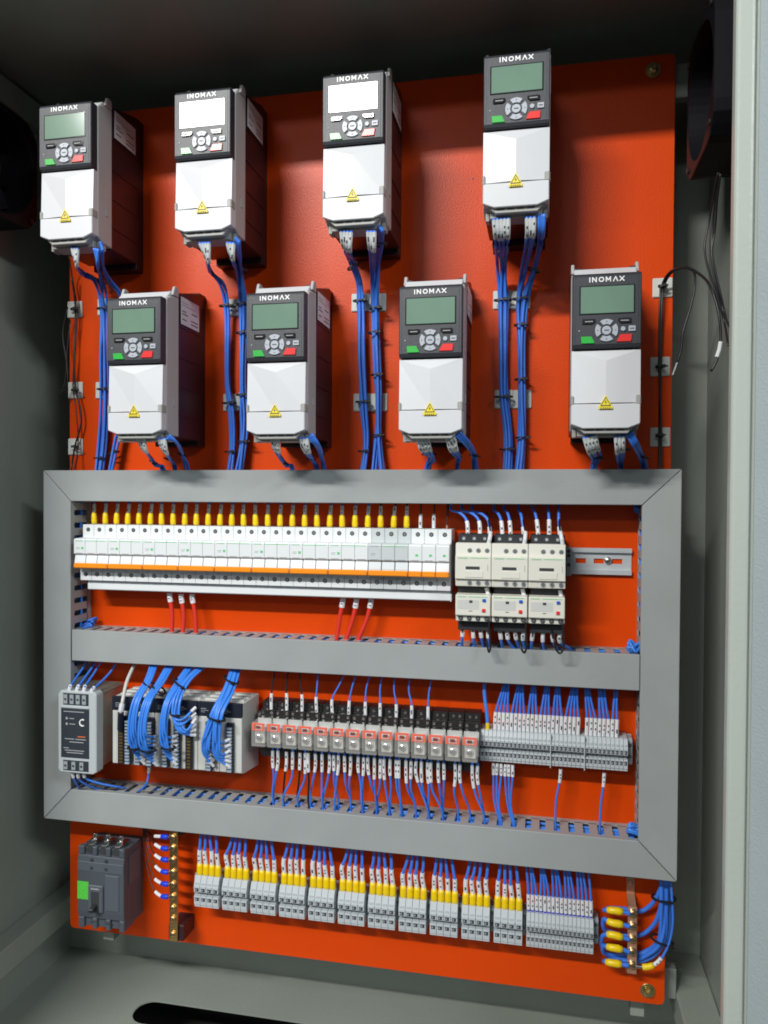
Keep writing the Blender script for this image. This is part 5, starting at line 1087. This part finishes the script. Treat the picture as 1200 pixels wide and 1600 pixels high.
# ---------------------------------------------------------------- fans on the side walls
def fan(label, sx):
    """square fan, axis along x; sx = +1 hangs on the right wall, -1 on the left"""
    t = thing('cooling_fan', label, 'fan', (XR if sx > 0 else XL, -.128, .502), 'black cooling fans on the side walls')
    T, H, rb_ = .065, .084, .076; n = 48
    mb = MB(); vs = []; fs = []
    for xx in (0, -sx * T):
        for i in range(n):
            a = 2 * math.pi * i / n; c, s = math.cos(a), math.sin(a)
            k = H / max(abs(c), abs(s)); k = min(k, H * 1.22)
            vs.append((xx, c * k, s * k)); vs.append((xx, c * rb_, s * rb_))
    for i in range(n):
        a, b = i * 2, ((i + 1) % n) * 2; o2 = 2 * n
        fs += [(a, b, b + 1, a + 1), (a + o2, a + 1 + o2, b + 1 + o2, b + o2), (a, a + o2, b + o2, b), (a + 1, b + 1, b + 1 + o2, a + 1 + o2)]
    mb.add(vs, fs, 'fan_black'); part('frame', mb, t, .0008)
    part('grille_plate', MB().cyl((-sx * .002, 0, 0), rb_ + .001, 0, -sx * .001, 'deep_dark', axis='x', n=32), t)
    part('hub', MB().cyl((-sx * .012, 0, 0), .030, 0, -sx * .030, 'fan_edge', axis='x', n=28), t, .002)
    for k in range(5):
        a0 = R(72 * k + 10); vv = []
        for rr, tw in ((.030, .5), (.052, .42), (.073, .32)):
            for s_, xo in ((-1, -.010), (1, .010)):
                a = a0 + s_ * tw; vv += [(-sx * (.026 + xo * .9), rr * math.cos(a), rr * math.sin(a)), (-sx * (.028 + xo * .9), rr * math.cos(a), rr * math.sin(a))]
        f = []
        for j in range(2):
            b = j * 4; f += [(b, b + 2, b + 6, b + 4), (b + 1, b + 5, b + 7, b + 3), (b, b + 4, b + 5, b + 1), (b + 2, b + 3, b + 7, b + 6)]
        f += [(0, 1, 3, 2), (8, 10, 11, 9)]
        part('blade', MB().add(vv, f, 'fan_black'), t)
    for a in (45, 135, 225, 315):
        part('screw', MB().cyl((-sx * (T + .0005), .096 * math.cos(R(a)), .096 * math.sin(R(a))), .0035, 0, -sx * .002, 'fan_edge', axis='x', n=10), t)
    return t
fan('black cooling fan high on the right wall above the hanging cables', 1)
fl = fan('black cooling fan high on the left wall beside the first drive', -1)
part('plug', MB().box(0, .012, -.012, .006, -.006, .008, 'cream_light_patch'), fl, .001, loc=(.064, -.072, .046))  # cream block added for the light patch showing through the fan blades

# ---------------------------------------------------------------- loose black cables
def bl(label, pts, r=.0016, j=(), grp='loose black cables'): return wire(label, grp, pts, r, 'black_wire', j, n=8, cat='cable', name='black_cable')
bl('black cable bound on the right tie mounts, arching right to a white-marked loose end', [(0.1571, -0.0200, 0.0363), (0.1578, -0.0120, 0.0829), (0.1583, -0.0120, 0.1868), (0.1591, -0.0120, 0.2692), (0.1613, -0.0120, 0.2974), (0.1693, -0.0300, 0.3121), (0.1839, -0.0500, 0.3114), (0.1988, -0.0700, 0.2948), (0.2068, -0.0900, 0.2740), (0.2151, -0.1000, 0.2371), (0.2178, -0.1000, 0.2048), (0.2143, -0.1000, 0.1808), (0.2069, -0.1000, 0.1648)], .0017,
   [('marker_sleeve', .0, .001, .001, 'sleeve_white', False)])
t = thing('cable_marker', 'white marker sleeve near the loose end of the arching cable', 'cable marker', (0.2164, -0.1000, 0.1928))
pm = [Vector(p) - Vector((0.2164, -0.1000, 0.1928)) for p in [(0.2178, -0.1000, 0.2016), (0.2164, -0.1000, 0.1920), (0.2135, -0.1000, 0.1824)]]
part('sleeve', MB().tube(pm, .0026, 'sleeve_white', 8), t)
bl('black cable bound on the right tie mounts, its short end drooping beside the plate', [(0.1588, -0.0200, 0.0363), (0.1600, -0.0140, 0.0827), (0.1563, -0.0140, 0.1866), (0.1563, -0.0140, 0.2688), (0.1585, -0.0140, 0.2988), (0.1676, -0.0300, 0.3130), (0.1824, -0.0400, 0.3145), (0.1937, -0.0500, 0.3050), (0.1955, -0.0500, 0.2879), (0.1902, -0.0500, 0.2585), (0.1809, -0.0500, 0.2249), (0.1787, -0.0500, 0.2011), (0.1741, -0.0500, 0.1859)], .0015)
t = thing('wire_tip', 'bare grey tip of the drooping short cable', 'wire tip', (0.1717, -0.0500, 0.1783))
part('tip', MB().tube([Vector(p) - Vector((0.1717, -0.0500, 0.1783)) for p in [(0.1741, -0.0500, 0.1859), (0.1717, -0.0500, 0.1783), (0.1686, -0.0500, 0.1690)]], .0012, 'sleeve_grey', 6), t)
for k, ps in enumerate(([(0.2000, -0.1600, 0.3899), (0.2000, -0.1400, 0.3751), (0.1991, -0.1200, 0.3515), (0.1936, -0.1200, 0.3163), (0.1961, -0.1200, 0.2964), (0.2046, -0.1200, 0.2684), (0.2124, -0.1200, 0.2404), (0.2178, -0.1200, 0.2204), (0.2138, -0.1600, 0.1851)], [(0.2014, -0.1600, 0.3898), (0.2021, -0.1400, 0.3749), (0.2029, -0.1200, 0.3433), (0.2019, -0.1200, 0.3040), (0.2084, -0.1200, 0.2642), (0.2169, -0.1200, 0.2323), (0.2076, -0.2000, 0.1985)],
                        [(0.2028, -0.1600, 0.3882), (0.2037, -0.1400, 0.3671), (0.2053, -0.1200, 0.3353), (0.2019, -0.1200, 0.3103), (0.2058, -0.1200, 0.2880), (0.2129, -0.1200, 0.2561), (0.2192, -0.1200, 0.2282), (0.2069, -0.2000, 0.1978)])):
    bl('thin black cable hanging from the right fan, %s of three' % nth(k + 1), ps, .0013, grp='black cables hanging from the right fan')
wire('black cable leaving the left tie mounts along the plate edge', None, [(-0.7486, -0.0200, 0.3592), (-0.7484, -0.0100, 0.3061), (-0.7494, -0.0120, 0.2268), (-0.7496, -0.0100, 0.1855), (-0.7392, -0.0100, 0.1436), (-0.7380, -0.0100, 0.1228), (-0.7497, -0.0100, 0.0833), (-0.7555, -0.0100, 0.0499), (-0.7445, -0.0300, 0.0336)], .0014, 'black_wire', n=8, cat='cable', name='black_cable')
wire('dark red-brown wire beside the left tie mounts', None, [(-0.7465, -0.0300, 0.3869), (-0.7530, -0.0100, 0.3519), (-0.7449, -0.0100, 0.3059), (-0.7484, -0.0100, 0.2479), (-0.7531, -0.0100, 0.1856), (-0.7462, -0.0100, 0.1333), (-0.7439, -0.0100, 0.0832), (-0.7410, -0.0300, 0.0336)], .0011, 'brown_wire', n=6)
for k, ps in enumerate(([(-0.7510, -0.0200, 0.2873), (-0.7580, -0.0200, 0.2256), (-0.7568, -0.0200, 0.1842), (-0.7719, -0.0200, 0.1638)], [(-0.7556, -0.0200, 0.3081), (-0.7649, -0.0200, 0.2672), (-0.7580, -0.0200, 0.2152), (-0.7626, -0.0200, 0.1823), (-0.7696, -0.0200, 0.1679)])):
    bl('thin black cable loose at the left wall, %s of two' % nth(k + 1), ps, .0010, grp='thin black cables at the left wall')
for k, (x, y, z) in enumerate([(-0.7497, -0.0080, 0.3066), (-0.7486, -0.0080, 0.1753), (-0.7487, -0.0080, 0.0834)]):
    tie((x, y - .004, z), .005, .004, 'black cable tie on the left edge mount, %s down' % nth(k + 1), w_=.003)
for k, (x, y, z) in enumerate([(0.1596, -0.0120, 0.2984), (0.1574, -0.0120, 0.1869), (0.1585, -0.0120, 0.0918)]):
    tie((x, y, z), .005, .004, 'black cable tie on the right edge mount, %s down' % nth(k + 1), w_=.003)
